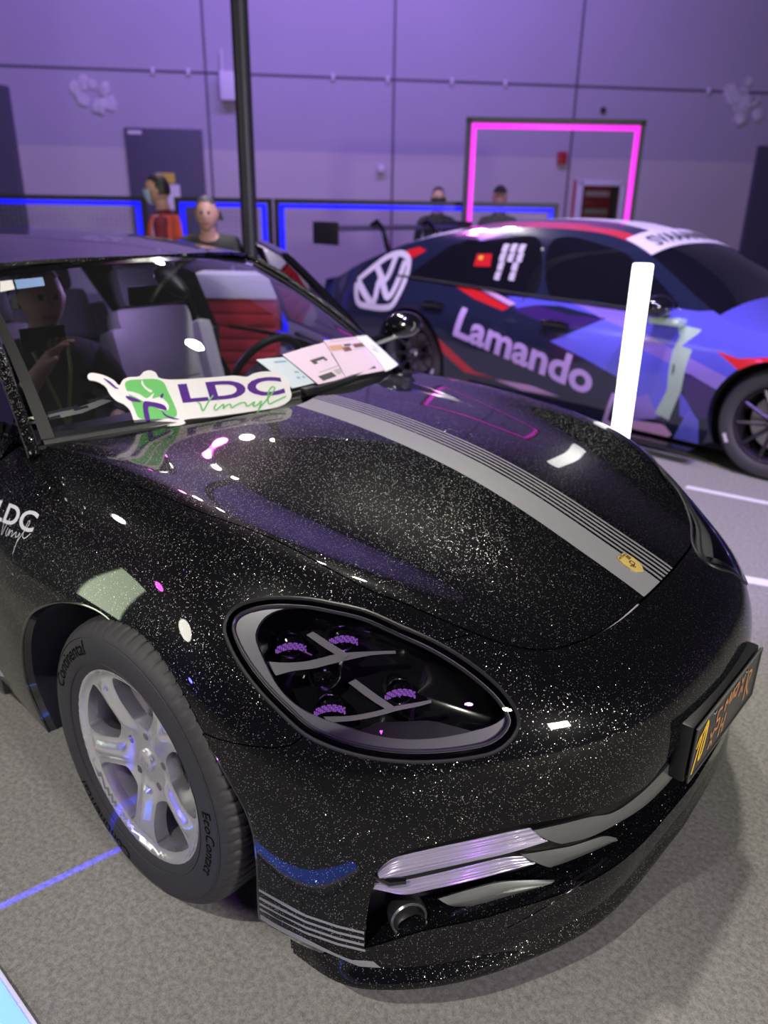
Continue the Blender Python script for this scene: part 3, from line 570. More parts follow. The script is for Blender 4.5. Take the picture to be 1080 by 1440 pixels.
def build_body():
    rear, sd, nose, nosef = rs('hood_rear'), rs('hood_side'), rs('hood_nose'), rs('hood_nose_far')
    # far bonnet edge: mirrored, eased onto the visible far front corner
    sdf = F_['hood_side'][:9]*MIR
    sdf = resample(np.vstack([sdf, nosef[-1:]]), .012)
    # stripes
    def stripe(yf, yr, wf, wr):
        xs = np.linspace(-.6, .95, 60); t = (xs+.38)/1.165
        a = top_pt(xs, yr-wr/2+(yf-wf/2-yr+wr/2)*t); b = top_pt(xs, yr+wr/2+(yf+wf/2-yr-wr/2)*t)
        return to_uv(np.vstack([a, b[::-1]]))
    regs = [(stripe(-.0455, -.071, .095, .094), 1)]
    for k in range(5): regs.append((stripe(.0165+.0187*k, -.0125+.0163*k, .0085, .0078), 1))
    skin('hood', [rear, sd[1:], nose[1:], nosef[::-1][:-1] if False else nosef[1:], sdf[::-1][1:], (rear*MIR)[::-1][1:-1]], ['flake', 'vinyl'], car, regions=regs, flange=.014, gap=.0016)
    lamp = resample(F_['lamp'], .01, True)
    raw = F_['lamp']
    def rng(a, b):   # part of the near lamp outline between two outline points (indices into the raw list), going forward
        n = len(raw); i = a; out = []
        while True:
            out.append(raw[i % n])
            if i % n == b: break
            i += 1
        return resample(np.array(out), .01)
    # indices: 15..? lower rim joint with the low seam = 19 (428,1033); upper seam joint = 7 (615,903)
    top_back = rng(19, 7)            # from low seam round the back and over the top to the upper seam
    front = rng(7, 19)               # from upper seam round the tip to the low seam
    far_in = resample(F_['lamp_far_in'], .01)
    farm = raw*MIR
    far_lamp = np.vstack([F_['lamp_far_in'], to_uv(front_pt(np.array([.385]), np.array([.62]))), farm[[14, 15, 16, 17, 18, 19, 20, 21, 22, 23, 24, 0, 1, 2, 3]]])
    far_lamp = resample(far_lamp, .01, True)
    ar, af = rs('arch_rear'), rs('arch_front')
    lo = rs('bump_low')
    for s, nm in ((1, 'near'), (-1, 'far')):
        q = (lambda a: a) if s == 1 else (lambda a: a*MIR)
        # fender
        zr = to_uv(side_pt(np.linspace(-.86, -.86, 12), np.linspace(.17, .86, 12), -1))
        toprear = to_uv(np.array(surf(F_['hood_rear'][-1:])))
        bot = to_uv(side_pt(np.linspace(-.545, -.86, 8), np.linspace(.17, .17, 8), -1))
        back = np.vstack([zr, to_uv(np.array([[-.83, -.80, .925], [-.74, -.765, .935]]))])
        if s == 1:
            L = [sd, rs('seam_up')[1:], top_back[::-1][1:], rs('seam_low')[1:], ar[::-1][1:], bot[1:], zr[1:], back[-2:]]
        else:
            # far fender meets the far lamp: top edge follows the far bonnet edge, lamp cut as a hole
            L = [sdf*MIR, (nosef[::-1][:1]*MIR), to_uv(np.array([[.60, -.585, .76], [.44, -.86, .62]])), rs('seam_low')[1:], ar[::-1][1:], bot[1:], zr[1:], back[-2:]]
        fo = [q(a) for a in L]
        if s == 1:
            skin('fender', fo, ['flake'], car, flange=.02, gap=.0014)
        else:
            skin('fender', fo, ['flake'], car, flange=.02, gap=.0014, holes=()) if False else None
    # far side front corner: fender and bumper skin round the far lamp as one fender panel with the lamp cut out
    ffo = [sdf, nosef[::-1][1:][:1]]
    fl_edge = (rs('arch_rear')*MIR)[::-1]
    seamfar = to_uv(np.array([[.60, .60, .50], [.45, .88, .585], [.30, .955, .575]]))
    zr = to_uv(side_pt(np.full(12, -.86), np.linspace(.17, .86, 12), 1))
    bot = to_uv(side_pt(np.linspace(-.545, -.86, 8), np.full(8, .17), 1))
    back = to_uv(np.array([[-.83, .80, .925], [-.74, .765, .935]]))
    split_up = F_['lamp_far_in'][3]; split_lo = far_lamp[np.argmin(((far_lamp-to_uv(np.array([[.62, .73, .56]]))[0])**2).sum(1))]
    i0 = np.argmin(((far_lamp-split_up)**2).sum(1)); i1 = np.argmin(((far_lamp-split_lo)**2).sum(1))
    fwd = np.roll(far_lamp, -i0, 0); n01 = (i1-i0) % len(far_lamp)
    lamp_tip, lamp_back = fwd[:n01+1], fwd[n01:]       # tip side (bumper) and back side (fender), from upper split forward
    lamp_back = np.vstack([lamp_back, fwd[:1]])
    sl = np.vstack([lamp_tip[-1:], to_uv(np.array([[.45, .885, .60], [.34, .945, .585]])), (F_['arch_rear']*MIR)[-1:]]); sl = resample(sl, .012)
    su = np.vstack([nosef[-1:], lamp_tip[:1]])
    skin('fender', [sdf, su[1:], lamp_back[::-1][1:], sl[1:], fl_edge[1:], bot[1:], zr[1:], back], ['flake'], car, flange=.02, gap=.0014)
    # front bumper, one panel across the nose with the mouth cut out
    zb = np.linspace(-.84, .84, 70)
    P0 = surf(F_['bump_low'][-1:])[0]
    ys = np.linspace(P0[1], -P0[1], 90)
    zmid = P0[2]-.0*ys
    low = to_uv(np.stack([front_pt(y, P0[2]) for y in ys]))
    outer = [nose, rs('hood_nose_far')[1:], su[1:], lamp_tip[1:], sl[1:], (af*MIR)[1:], (lo*MIR)[1:], low[::-1][1:-1], lo[::-1], af[::-1][1:], rs('seam_low')[::-1][1:], front[::-1][1:], rs('seam_up')[::-1][1:-1]]
    gt, ge, gb = rs('grille_top'), rs('grille_end'), rs('grille_bot')
    gb2 = to_uv(np.stack([front_pt(y, z) for y, z in zip(np.linspace(-.62, 0, 24), np.linspace(.236, .235, 24))]))
    gt2 = to_uv(np.stack([front_pt(y, z) for y, z in zip(np.linspace(-.21, 0, 8), np.linspace(.497, .503, 8))]))
    half = np.vstack([gt2[::-1], gt[::-1][1:], ge[1:], gb[1:], gb2])
    mouth = np.vstack([half, (half*MIR)[::-1][1:-1]])
    regs = [(resample(F_['band%d' % i], .02, False) if i == 4 else F_['band%d' % i], 1) for i in range(5)]
    skin('front_bumper', outer, ['flake', 'vinyl'], car, regions=regs, holes=[mouth], flange=.022, gap=.0014)
    # wheel arch lips and felt liners
    arch = np.vstack([af[::-1], ar[::-1][1:]])
    for s in (1, -1):
        A = surf(arch if s == 1 else arch*MIR)
        B = A*[1, 1, 1]+np.array([0, s*.022, 0]); B[:, [0, 2]] = A[:, [0, 2]]+(np.array([-.06, .34])-A[:, [0, 2]])*.02
        ribbon('arch_lip', A+[0, -s*.001, 0], B, 'black_gloss', car, n=90, m=4, smoothA=False)
        bm = bmesh.new(); tube(bm, [tuple(q) for q in A+[0, s*.003, 0]], .0042, 8); from_bm('arch_bead', bm, 'black_gloss', car)
        C2 = B+np.array([0, s*.30, 0])
        ribbon('arch_liner', B, C2, 'liner', car, n=90, m=3, smoothA=False)
        V = np.vstack([C2, [[-.06, s*-.6, .3]]]); n = len(C2)
        make('arch_back', V, [(i, i+1, n) for i in range(n-1)], 'liner', car)
    return lamp, far_lamp, mouth, arch
lamp_n, lamp_f, mouth, arch_uv = build_body()

# ---- headlamps
def off_loop(P, d): return P-normal(P)*d
def headlamp(loop, inner, near):
    h = part('headlight', car)
    h['label'] = 'headlamp with black four-lens inside' if near else 'headlamp at the far corner'
    sheet('lens', loop, surf, .02, 'lens', h, nfn=normal, gap=.003, lift=.0005)
    ctr = surf(loop.mean(0)[None])[0]
    P = surf(loop); n = len(P)
    # rubber surround
    bm = bmesh.new(); tube(bm, [tuple(q) for q in np.vstack([off_loop(surf(inset(loop if area(loop) > 0 else loop[::-1], .001)), .001), off_loop(surf(inset(loop if area(loop) > 0 else loop[::-1], .001)), .001)[:1]])], .0042, 6, caps=False)
    from_bm('surround', bm, 'black_plastic', h)
    lp = loop if area(loop) > 0 else loop[::-1]
    a = off_loop(surf(inset(lp, .010)), .006)
    rim1 = off_loop(surf(inset(lp, .017)), .004)
    inn = inner if area(inner) > 0 else inner[::-1]
    k = np.argmin(((inn-inset(lp, .01)[0])**2).sum(1)); inn = np.roll(inn, -k, 0)
    bm = bmesh.new(); tube(bm, [tuple(q) for q in np.vstack([rim1, rim1[:1]])], .0032, 6, caps=False); from_bm('light_rim', bm, 'fin', h)
    # bezel between rim and eye
    sheet('bezel', inset(lp, .012), surf, .02, 'bezel', h, nfn=normal, holes=[inn], lift=-.009, flange=.012)
    # black bowl behind
    q = off_loop(surf(inset(lp, .004)), .02); q2 = off_loop(surf(inset(lp, .03)), .085)
    c = q2.mean(0); n = len(q)
    V = np.vstack([q, q2, c[None]]); Fc = [(i, (i+1) % n, n+(i+1) % n, n+i) for i in range(n)]+[(n+i, n+(i+1) % n, 2*n) for i in range(n)]
    make('bowl', V, Fc, 'lamp_black', h)
    return h
inner_n = resample(F_['lamp_in'], .012, True)
hn = headlamp(lamp_n, inner_n, True)
hf = headlamp(lamp_f, resample(inset(lamp_f if area(lamp_f) > 0 else lamp_f[::-1], .04), .012, True), False)
def frame_at(p):
    p = np.asarray(p, float); n = normal(p[None])[0]
    ax = np.cross([0, 0, 1], n); ax /= np.linalg.norm(ax); return p, n, ax, np.cross(n, ax)
def projector(k, r=.03):
    p, n, a, b = frame_at(F_['proj%d' % k][0])
    out = np.array([.75, -.55, .35]); out /= np.linalg.norm(out)
    rot = Vector(out).to_track_quat('Z', 'Y').to_matrix().to_4x4()
    bm = bmesh.new()
    lathe(bm, [(-.03, r*1.02), (.0, r*1.08), (.012, r*1.05), (.014, r*.92), (.004, r*.86), (.006, r*.7), (.012, r*.45), (.015, r*.15), (.0152, .0005)], 'z', 28)
    bmesh.ops.transform(bm, matrix=Matrix.Translation(p) @ rot, verts=bm.verts)
    pj = from_bm('projector', bm, 'black_gloss', hn)
    bm = bmesh.new(); lathe(bm, [(.012, r*1.06), (.0155, r*1.0), (.0125, r*.93)], 'z', 32); bmesh.ops.transform(bm, matrix=Matrix.Translation(p) @ rot, verts=bm.verts); from_bm('ring', bm, 'chrome', pj)
    # facet chain before each projector, purple reflection painted in as glow
    if k < 4:
        bm = bmesh.new()
        tg = np.array([.55, .78, -.05]); tg -= out*(tg@out); tg /= np.linalg.norm(tg); dn = np.cross(out, tg)
        for i in range(17):
            for j in range(4):
                u = (i-8)*.0037; q = p+out*(.020-.10*u*u/.02)+tg*u+dn*((j-1.5)*.0036-.20*u*u/.02)
                box(bm, tuple(q), (.0025, .0025, .0025))
        for i, f in enumerate(bm.faces): f.material_index = 1 if (i//6) % 3 == 0 else 0
        from_bm('facet_chain', bm, ['facet_glow', 'chrome'], pj)
for k in range(4): projector(k, .026)
projector(4, .033)
def plate3(name, key, m, parent, d=.004):
    P = F_[key]; c = P.mean(0); n = normal(c[None])[0]; k = len(P)
    V = np.vstack([P+n*d/2, P-n*d/2]); Fc = [tuple(range(k)), tuple(range(2*k-1, k-1, -1))]+[(i, (i+1) % k, k+(i+1) % k, k+i) for i in range(k)]
    bm = bmesh.new(); vv = [bm.verts.new(q) for q in V]
    for f in Fc: bm.faces.new([vv[i] for i in f])
    bmesh.ops.triangulate(bm, faces=[f for f in bm.faces if len(f.verts) > 4])
    return from_bm(name, bm, m, parent, smooth=False)
for a, nm in (('rail_a', 'rail'), ('post_a', 'post'), ('rail_b', 'rail'), ('post_b', 'post')): ribbon(nm, F_[a+'_t'], F_[a+'_b'], 'lamp_bar', hn, n=24, m=3, thick=.006)
plate3('mesh_insert', 'mesh', 'black_plastic', hn, .003)
bm = bmesh.new(); box(bm, tuple(F_['glint'][0]), (.004, .004, .008)); from_bm('led', bm, 'glint_pink', hn)  # magenta glint painted in as a small glowing box

# ---- mouth: backing, light bars, fins, fog lamp
def recess(uv, d): P = surf(uv); return P-normal(P)*d
mo = mouth if area(mouth) > 0 else mouth[::-1]
gsk = sheet('grille_backing', inset(mo, -.012), surf, .03, 'black_plastic', car, nfn=normal, lift=-.075)
MX = np.array([1, -1, 1.])
def outw(amount):
    def f(G, s):
        n = normal(G.reshape(-1, 3)).reshape(G.shape); return n*amount*np.sin(np.pi*s)
    return f
for s in (1, -1):
    m3 = (lambda a: a) if s == 1 else (lambda a: a*MX)
    lb = part('light_bar', car)
    for t_, b_, nm in (('bar_up_t', 'bar_up_b', 'upper_lens'), ('bar_lo_t', 'bar_lo_b', 'lower_lens')):
        a, b = resample(F_[t_], .01), resample(F_[b_], .01)
        def rib(G, s_):
            n = normal(G.reshape(-1, 3)).reshape(G.shape)
            return n*(.010*np.sin(np.pi*s_)+.0022*np.cos(s_*2*np.pi*6))
        ribbon(nm, m3(a), m3(b), 'lightbar', lb, n=50, m=37, bulge=rib, smoothA=False)
    bm = bmesh.new(); H = m3(F_['hook']); tube(bm, [tuple(H[0]), tuple((H[1]+H[5])/2), tuple((H[2]+H[4])/2)], [.006, .010, .008], 8); from_bm('hook', bm, 'black_gloss', lb)
    for nm in 'abc':
        a, b = m3(F_['fin_%s_t' % nm]), m3(F_['fin_%s_b' % nm])
        ribbon('fin', a, b, 'fin', car, n=40, m=5, bulge=outw(.005), thick=.006)
    # fog lamp pod
    p = F_['fog_c'][0]*([1, 1, 1] if s == 1 else MX)
    ax = np.array([.80, -.52*s, .1]); ax /= np.linalg.norm(ax); tq = Vector(ax).to_track_quat('Z', 'Y').to_matrix().to_4x4()
    fg = part('fog_lamp', car)
    bm = bmesh.new(); lathe(bm, [(-.06, .030), (-.02, .038), (.0, .040), (.010, .038), (.012, .033), (.002, .029), (-.004, .02), (-.006, .0005)], 'z', 32)
    bmesh.ops.transform(bm, matrix=Matrix.Translation(p) @ tq, verts=bm.verts); from_bm('housing', bm, 'black_plastic', fg)
    bm = bmesh.new(); rg = lathe(bm, [(.0105, .0385), (.0145, .036), (.0125, .0335), (.008, .036)], 'z', 32, closed=True)
    bmesh.ops.transform(bm, matrix=Matrix.Translation(p) @ tq, verts=bm.verts); from_bm('ring', bm, 'fin', fg)
    a, b = m3(F_['ramp_t']), m3(F_['ramp_b'])
    ribbon('air_blade', a, b, 'flake', car, n=24, m=5, bulge=outw(.012), thick=.008)
    # lower mouth floor
    gb_ = np.vstack([rs('grille_bot'), to_uv(np.stack([front_pt(y, .236) for y in np.linspace(-.62, 0, 24)]))])
    A = m3(recess(gb_, .002)); B = m3(recess(gb_, .07)+[0, 0, .02])
    ribbon('intake_floor', A, B, 'flake', car, n=60, m=3, smoothA=False)
# splitter: two stepped blades under the bumper
def plan_edge(z, out, n=130):
    ph = np.radians(np.linspace(-63.3, 63.3, n)); d = np.stack([np.cos(ph), np.sin(ph), 0*ph], -1); lo = np.full(n, .3); hi = np.full(n, 1.4)
    for _ in range(40):
        m = (lo+hi)/2; i = F(m[:, None]*d+[0, 0, z]) < 0; lo = np.where(i, m, lo); hi = np.where(i, hi, m)
    P = lo[:, None]*d+[0, 0, z]; N = normal(P); N[:, 2] = 0; N /= np.linalg.norm(N, axis=1, keepdims=True)
    w = np.clip((63.3-np.abs(np.degrees(ph)))/9, 0, 1)[:, None]; w = w*w*(3-2*w)
    return P+N*(out*w-.006*(1-w))
e_top, e_mid, e_low = plan_edge(.150, -.008), plan_edge(.118, .016), plan_edge(.118, .016)
e_low[:, 2] = .094; e_low += (e_mid-e_mid)*0; e_in = plan_edge(.118, -.12); e_in[:, 2] = .098
e_t2 = plan_edge(.142, .004); e_t2[:, 2] = .122
bm = bmesh.new(); rows = []
e_bev = e_mid.copy(); e_bev[:, 2] = .112; e_bev2 = plan_edge(.118, .018); e_bev2[:, 2] = .104
for E in (e_top, e_t2, e_bev, e_bev2, e_low, e_in): rows.append([bm.verts.new(q) for q in E])
for i in range(len(rows)-1):
    for j in range(len(rows[0])-1): bm.faces.new((rows[i][j], rows[i][j+1], rows[i+1][j+1], rows[i+1][j]))
from_bm('splitter', bm, 'flake', car, sharp=28)

# ---- number plate and holder
pz = .47
def plate_block():
    bm = bmesh.new(); box(bm, (.962, 0, pz), (.036, .452, .148), bev=.008); box(bm, (.935, 0, pz+.01), (.05, .42, .11), bev=.01)
    from_bm('plate_holder', bm, 'black_plastic', car)
    pl = boxo('number_plate', (.985, 0, pz), (.004, .440, .140), 'plate', car, bev=.0015)
    fr = bmesh.new()
    for c, s in (((.988, 0, pz+.0695), (.003, .444, .004)), ((.988, 0, pz-.0695), (.003, .444, .004)), ((.988, .221, pz), (.003, .004, .14)), ((.988, -.221, pz), (.003, .004, .14))): box(fr, c, s)
    from_bm('plate_frame', fr, 'grey_plastic', pl)
    for y in (-.11, .11):
        b = bmesh.new(); lathe(b, [(0, .007), (.003, .006), (.004, .0005)], 'x', 16, c=(.987, y, pz+.056)); from_bm('bolt', b, 'chrome', pl)
    V, Fc, mi = [], [], []
    fn = lambda q: np.stack([np.full(len(q), .9884), q[:, 0], pz+q[:, 1]], -1)
    big = [[(-.207, -.056), (-.194, -.01), (-.180, .035)], [(-.206, .012), (-.192, .034), (-.178, .040)], [(-.180, .035), (-.155, .056), (-.149, .030), (-.160, -.028), (-.174, -.036), (-.171, .0), (-.158, .046)]]
    for q in big: strip_mesh(q, .009, fn, V, Fc, mi, 0)
    small = [[(-.112, -.045), (-.085, .0)], [(-.112, .0), (-.088, -.046)],                                                   # X
             [(-.055, .04), (-.08, .042), (-.08, .015), (-.06, .012), (-.062, -.012), (-.082, -.008)],                        # 5
             [(-.045, -.05), (-.035, .0)], [(-.02, -.05), (-.01, .0)], [(-.04, -.026), (-.015, -.024)],                        # H
             [(-.03, .015), (-.03, .045), (-.015, .03), (.0, .05), (.002, .018)], [(.012, .02), (.02, .05), (.03, .02)],        # M A
             [(.03, .048), (.055, .05), (.05, .03), (.032, .025), (.05, .018)], [(.075, .0), (.10, .05)], [(.08, .05), (.10, .0)],
             [(.13, -.04), (.135, .04), (.16, .03), (.14, .0), (.165, -.04)]]
    for q in small: strip_mesh(q, .0075, fn, V, Fc, mi, 1)
    make('plate_lettering', V, Fc, ['amber', 'copper'], pl, mi, smooth=False)
plate_block()

# ---- bonnet badge
def badge():
    c = surf(F_['crest'])[0]; n = normal(c[None])[0]; f = np.array([1., 0, 0]); f -= n*(f@n); f /= np.linalg.norm(f); l = np.cross(n, f)
    out = [(-.032, -.020), (-.034, -.01), (-.030, 0), (-.034, .01), (-.032, .020), (-.01, .0255), (.01, .024), (.024, .014), (.033, 0), (.024, -.014), (.01, -.024), (-.01, -.0255)]
    k = len(out)
    def P(q, h): return c+f*q[0]+l*q[1]+n*h
    bm = bmesh.new(); a = [bm.verts.new(P(q, -.002)) for q in out]; b = [bm.verts.new(P(q, .0025)) for q in out]; d = [bm.verts.new(P((q[0]*.86, q[1]*.86), .0032)) for q in out]
    for i in range(k):
        j = (i+1) % k; bm.faces.new((a[i], a[j], b[j], b[i])); bm.faces.new((b[i], b[j], d[j], d[i]))
    bm.faces.new(d)
    bd = from_bm('badge', bm, 'gold', car, sharp=20)
    V, Fc, mi = [], [], []
    fn = lambda q: np.array([P(x, .0036) for x in q])
    for i in range(3):
        strip_mesh([(-.021+.0042*i, .004), (-.021+.0042*i, .019-.0006*i)], .0026, fn, V, Fc, mi); strip_mesh([(.004+.0042*i, -.004), (.004+.0042*i, -.017+.003*i)], .0026, fn, V, Fc, mi)
    strip_mesh([(-.006, -.006), (.006, -.004), (.004, .006), (-.006, .005), (-.005, -.006)], .0024, fn, V, Fc, mi)
    make('badge_enamel', V, Fc, 'badge_dark', bd, mi, smooth=False)
    lettering('badge_lettering', 'PORSCHE', lambda q: np.array([P((-.0305+x[1]*.006, .019-x[0]), .0037) for x in q]), 'badge_dark', bd, .01, box_=.038)
badge()

# ---- fender lettering
def decal(name, txt, key, cap, m, bold=0., shear=0., ofs=0., script=None, wid=None):
    A, B, Cc = F_[key]; e1 = (B-A)/np.linalg.norm(B-A); up = Cc-A; up -= e1*(up@e1); up /= np.linalg.norm(up)
    def fn(q):
        Q = A+np.outer(q[:, 0]*cap*1.0+ofs, e1)+np.outer(q[:, 1]*cap, up); Q = surf(to_uv(Q)); return Q+normal(Q)*.0009
    if txt: return lettering(name, txt, fn, m, car, bold, shear, box_=wid)
    V, Fc, mi = [], [], []
    for s in script: strip_mesh(s, .045, fn, V, Fc, mi)
    return make(name, V, Fc, m, car, mi, smooth=False)
LA = np.linalg.norm(F_['dec_a'][1]-F_['dec_a'][0])
decal('fender_lettering', 'LDC', 'dec_a', .055, 'white_vinyl', .02, 0, LA-.055*4.6, wid=4.3)
SCRIPT = [[(0, .85), (.14, .6), (.22, .05), (.45, .5), (.62, .95)], [(.75, .5), (.68, .2), (.8, .1), (1.0, .45), (1.0, .15), (1.15, .4), (1.3, .42), (1.33, .15), (1.5, .3), (1.7, .45)],
          [(1.7, .45), (1.75, .2), (1.95, .3), (2.05, .45), (2.0, .0), (1.85, -.6)], [(2.0, .0), (2.35, .55), (2.6, 1.05), (2.5, 1.15), (2.38, .8), (2.4, .35), (2.6, .3), (3.0, .6)]]
decal('fender_script', None, 'dec_a', .055, 'white_vinyl', ofs=LA-.055*3.4, script=[[(x, y-.62) for x, y in s] for s in SCRIPT])
decal('sill_lettering', '.R', 'dec_b', .045, 'white_vinyl', .03, .2, .01)
decal('sill_lettering', 'R RACE', 'dec_b', .014, 'white_vinyl', .02, .2, .01, script=None)

# ---- rear half: doors, quarters, deck
def side_loop(pts, s): return to_uv(side_pt(np.array([p[0] for p in pts]), np.array([p[1] for p in pts]), s))
def arch_pts(cx, r, a0, a1, n=20): return [(cx+r*math.cos(R(a)), .355+r*math.sin(R(a))) for a in np.linspace(a0, a1, n)]
belt = lambda x: .93+.02*np.clip((-x-.8)/1.5, 0, 1)
def lin(a, b, n): return [(a[0]+(b[0]-a[0])*i/(n-1), a[1]+(b[1]-a[1])*i/(n-1)) for i in range(n)]
door = [(-.868, .22)]+lin((-.868, .25), (-.868, .925), 12)+lin((-.9, .935), (-1.93, .95), 16)+lin((-1.96, .90), (-1.93, .30), 10)+lin((-1.88, .22), (-.9, .20), 14)
rd = lin((-1.975, .93), (-2.0, .30), 10)[1:]+lin((-1.97, .22), (-2.50, .20), 6)+arch_pts(-2.95, .40, 200, 20, 24)+[(-2.52, .22)][:0]+lin((-2.54, .22), (-3.9, .22), 3)[:0]
quarter = lin((-1.97, .22), (-1.99, .945), 14)+lin((-2.05, .955), (-3.6, .955), 20)+lin((-3.75, .93), (-3.98, .75), 5)+lin((-3.99, .6), (-3.95, .2), 5)+arch_pts(-2.95, .395, -12, 192, 30)+lin((-2.4, .2), (-2.05, .2), 5)
dr = skin('door', [side_loop(door, -1)], ['flake'], car, step=.03, flange=.02, gap=.0016)
skin('rear_quarter', [side_loop(quarter, -1)], ['flake'], car, step=.035, flange=.02, gap=.0016)
skin('rear_quarter', [side_loop(quarter, 1)], ['flake'], car, step=.035, flange=.02, gap=.0016)
for s in (-1, 1):
    b = bmesh.new(); box(b, (-1.5, s*.86, .17), (1.3, .14, .13), bev=.03); from_bm('sill', b, 'black_gloss', car)
    # rear arch liner
    A = np.array([(x, s*.93, z) for x, z in arch_pts(-2.95, .40, -12, 192, 30)]); ribbon('arch_liner', A, A-[0, s*.3, 0], 'liner', car, n=30, m=2, smoothA=False)
# deck and tail
def deck(u, v):
    x = -3.25-.78*u; y = (v-.5)*1.5; z = 1.0-.06*u-.10*np.abs((v-.5)*2)**3; return np.stack([x, y, z], -1)
grid('boot_lid', deck, 16, 16, 'flake', car, thick=.02)
def tail(u, v):
    y = (u-.5)*1.74; z = .2+.73*v; x = -4.03+.22*np.abs((u-.5)*2)**4-.06*np.sin(v*3); return np.stack([x, y, z], -1)
grid('rear_bumper', tail, 20, 10, 'flake', car, thick=.02)
bm = bmesh.new(); box(bm, (-4.06, 0, .80), (.05, 1.5, .05), bev=.02); from_bm('tail_light', bm, 'red_paint', car)

# ---- greenhouse
def wfn(q): s, t = q[:, 0], q[:, 1]; return wsc(s, t)
wpoly = [(s, 0) for s in np.linspace(-1, 1, 24)]+[(1, t) for t in np.linspace(0, 1, 14)[1:]]+[(s, 1) for s in np.linspace(1, -1, 24)[1:]]+[(-1, t) for t in np.linspace(1, 0, 14)[1:-1]]
ws = sheet('windscreen', wpoly, wfn, .06, ['glass'], car, sub=(.42, 0, .9))
def band(lo, hi, s0=-1, s1=1, n=40, both=True):
    pass
# black frit border and wiper cowl
fr = [(s, .0) for s in np.linspace(-1, 1, 24)]
def fritted(u, v):
    s = -1+2*u; return wsc(s, -.02+.045*v, -.002)
grid('glass_border', fritted, 40, 3, 'dash', ws)
grid('glass_border', lambda u, v: wsc(-1+2*u, .955+.06*v, .001), 40, 3, 'black_gloss', ws)
for s in (-1, 1): grid('glass_border', lambda u, v: wsc(s*(.965+.04*u), v, .0012), 3, 24, 'trim', ws)
for k in ('toll_a', 'toll_b'):
    q = F_[k]; P = np.array([wsc(a, b, .001) for a, b in q]); make('sticker', P, [tuple(range(len(P)))], 'paper' if k == 'toll_a' else 'print_blue', ws, smooth=False)
def cowl(u, v):
    s = -1.02+2.04*u; a = wsc(s, -.02, -.004)
    x = -.375-.29*s*s; b = np.stack([x, .745*s, ZC(x)-AC(x)*(.745*s)**2-.018], -1)
    w = v[..., None]; return a*(1-w)+b*w-np.array([0, 0, .02])*np.sin(np.pi*w)
grid('cowl_panel', cowl, 40, 6, 'black_plastic', car)
# A pillars running on as cant rails
zc_ = lambda x: 1.33+.03*np.clip((-1.33-x)/.5, 0, 1)-.12*np.clip((-2.2-x)/.9, 0, 1)**2
yc_ = lambda x: .565+.045*np.clip((-1.33-x)/.6, 0, 1)-.06*np.clip((-2.4-x)/.8, 0, 1)
for s in (-1, 1):
    pts = [wsc(s*1.02, t) for t in np.linspace(-.06, 1, 16)]+[np.array([x, s*yc_(x)-.03*np.clip((2.9+x)/1.5, 0, 1), zc_(x)]) for x in np.linspace(-1.45, -2.9, 14)]
    pts = [np.array(q) for q in pts]
    bm = bmesh.new(); tube(bm, [q+[-.006, s*.014, -.006] for q in pts], [.018]*6+[.022]*6+[.028]*(len(pts)-12), 10); from_bm('roof_pillar', bm, 'flake', car)
def zroof(x): return 1.378+.068*np.sin(np.clip((-1.18-x)/1.25, 0, 1.6)*np.pi/2*1.0)*np.where(-x < 2.4, 1, 1)-.10*np.clip((-2.1-x)/.9, 0, 1)**2
def roof(u, v):
    s = (u-.5)*2; x = -1.205-.13*s*s*(1-v)-1.75*v; yy = yc_(x)+.005
    z = zroof(x); ze = zc_(x)+.028
    return np.stack([x, s*yy-.032*(1-v), z-(z-ze)*np.abs(s)**2.6], -1)
grid('roof', roof, 40, 30, 'flake', car, thick=.012)
def rglass(u, v):
    s = (u-.5)*2; x = -2.95-.95*v; return np.stack([x, s*(.56+.06*v), 1.345-.02*s*s-.36*v+.05*np.sin(np.pi*v)], -1)
grid('rear_window', rglass, 12, 10, 'tint', car)
def sglass(x0, x1, s):
    def f(u, v):
        x = x0+(x1-x0)*u; zb = .945+0*x; xt = np.minimum(x, -1.34-.0*u)
        tt = np.clip((x+.76)/(-1.33+.76), 0, 1); zt = np.where(x > -1.33, .95+(1.325-.95)*tt**.85, zc_(x))
        yt = np.where(x > -1.33, .79+(.585-.79)*tt, yc_(x)+.02)
        return np.stack([x, s*((.80)*(1-v)+yt*v), zb*(1-v)+zt*v], -1)
    return f
grid('side_window', sglass(-.80, -1.95, -1), 16, 8, 'tint', car)
for s in (-1, 1): grid('side_window', sglass(-2.0, -2.95, s), 16, 8, 'tint', car)
for s in (-1, 1):
    bm = bmesh.new(); tube(bm, [(-1.98, s*.80, .93), (-1.98, s*.63, 1.33)], .04, 8); from_bm('centre_pillar', bm, 'black_gloss', car)
    bm = bmesh.new(); box(bm, (-2.0, s*.76, .62), (.16, .10, .7), bev=.03); from_bm('centre_pillar', bm, 'black_plastic', car)
# opened driver's door on the far side: skin, trim, glass with its frame
od = part('open_door', car); od['label'] = 'opened front door on the far side'
hx, hy = -.80, .93
od.matrix_local = Matrix.Translation((hx, hy, 0)) @ Matrix.Rotation(R(-24), 4, 'Z') @ Matrix.Translation((-hx, -hy, 0))
skin('door_skin', [side_loop(door, 1)], ['flake'], od, step=.035, flange=.02, gap=.0016)
bm = bmesh.new(); box(bm, (-1.40, .83, .60), (1.0, .07, .62), bev=.03); from_bm('door_trim', bm, 'dash', od)
grid('door_glass', sglass(-.82, -1.93, 1), 18, 8, 'tint', od)
fr = [sglass(-.79, -1.95, 1)(np.array(u), np.array(1.)) for u in np.linspace(0, 1, 26)]
bm = bmesh.new(); tube(bm, [tuple(q) for q in fr]+[(-1.97, .72, 1.15), (-1.97, .80, .95)], .016, 8); from_bm('window_frame', bm, 'black_gloss', od)
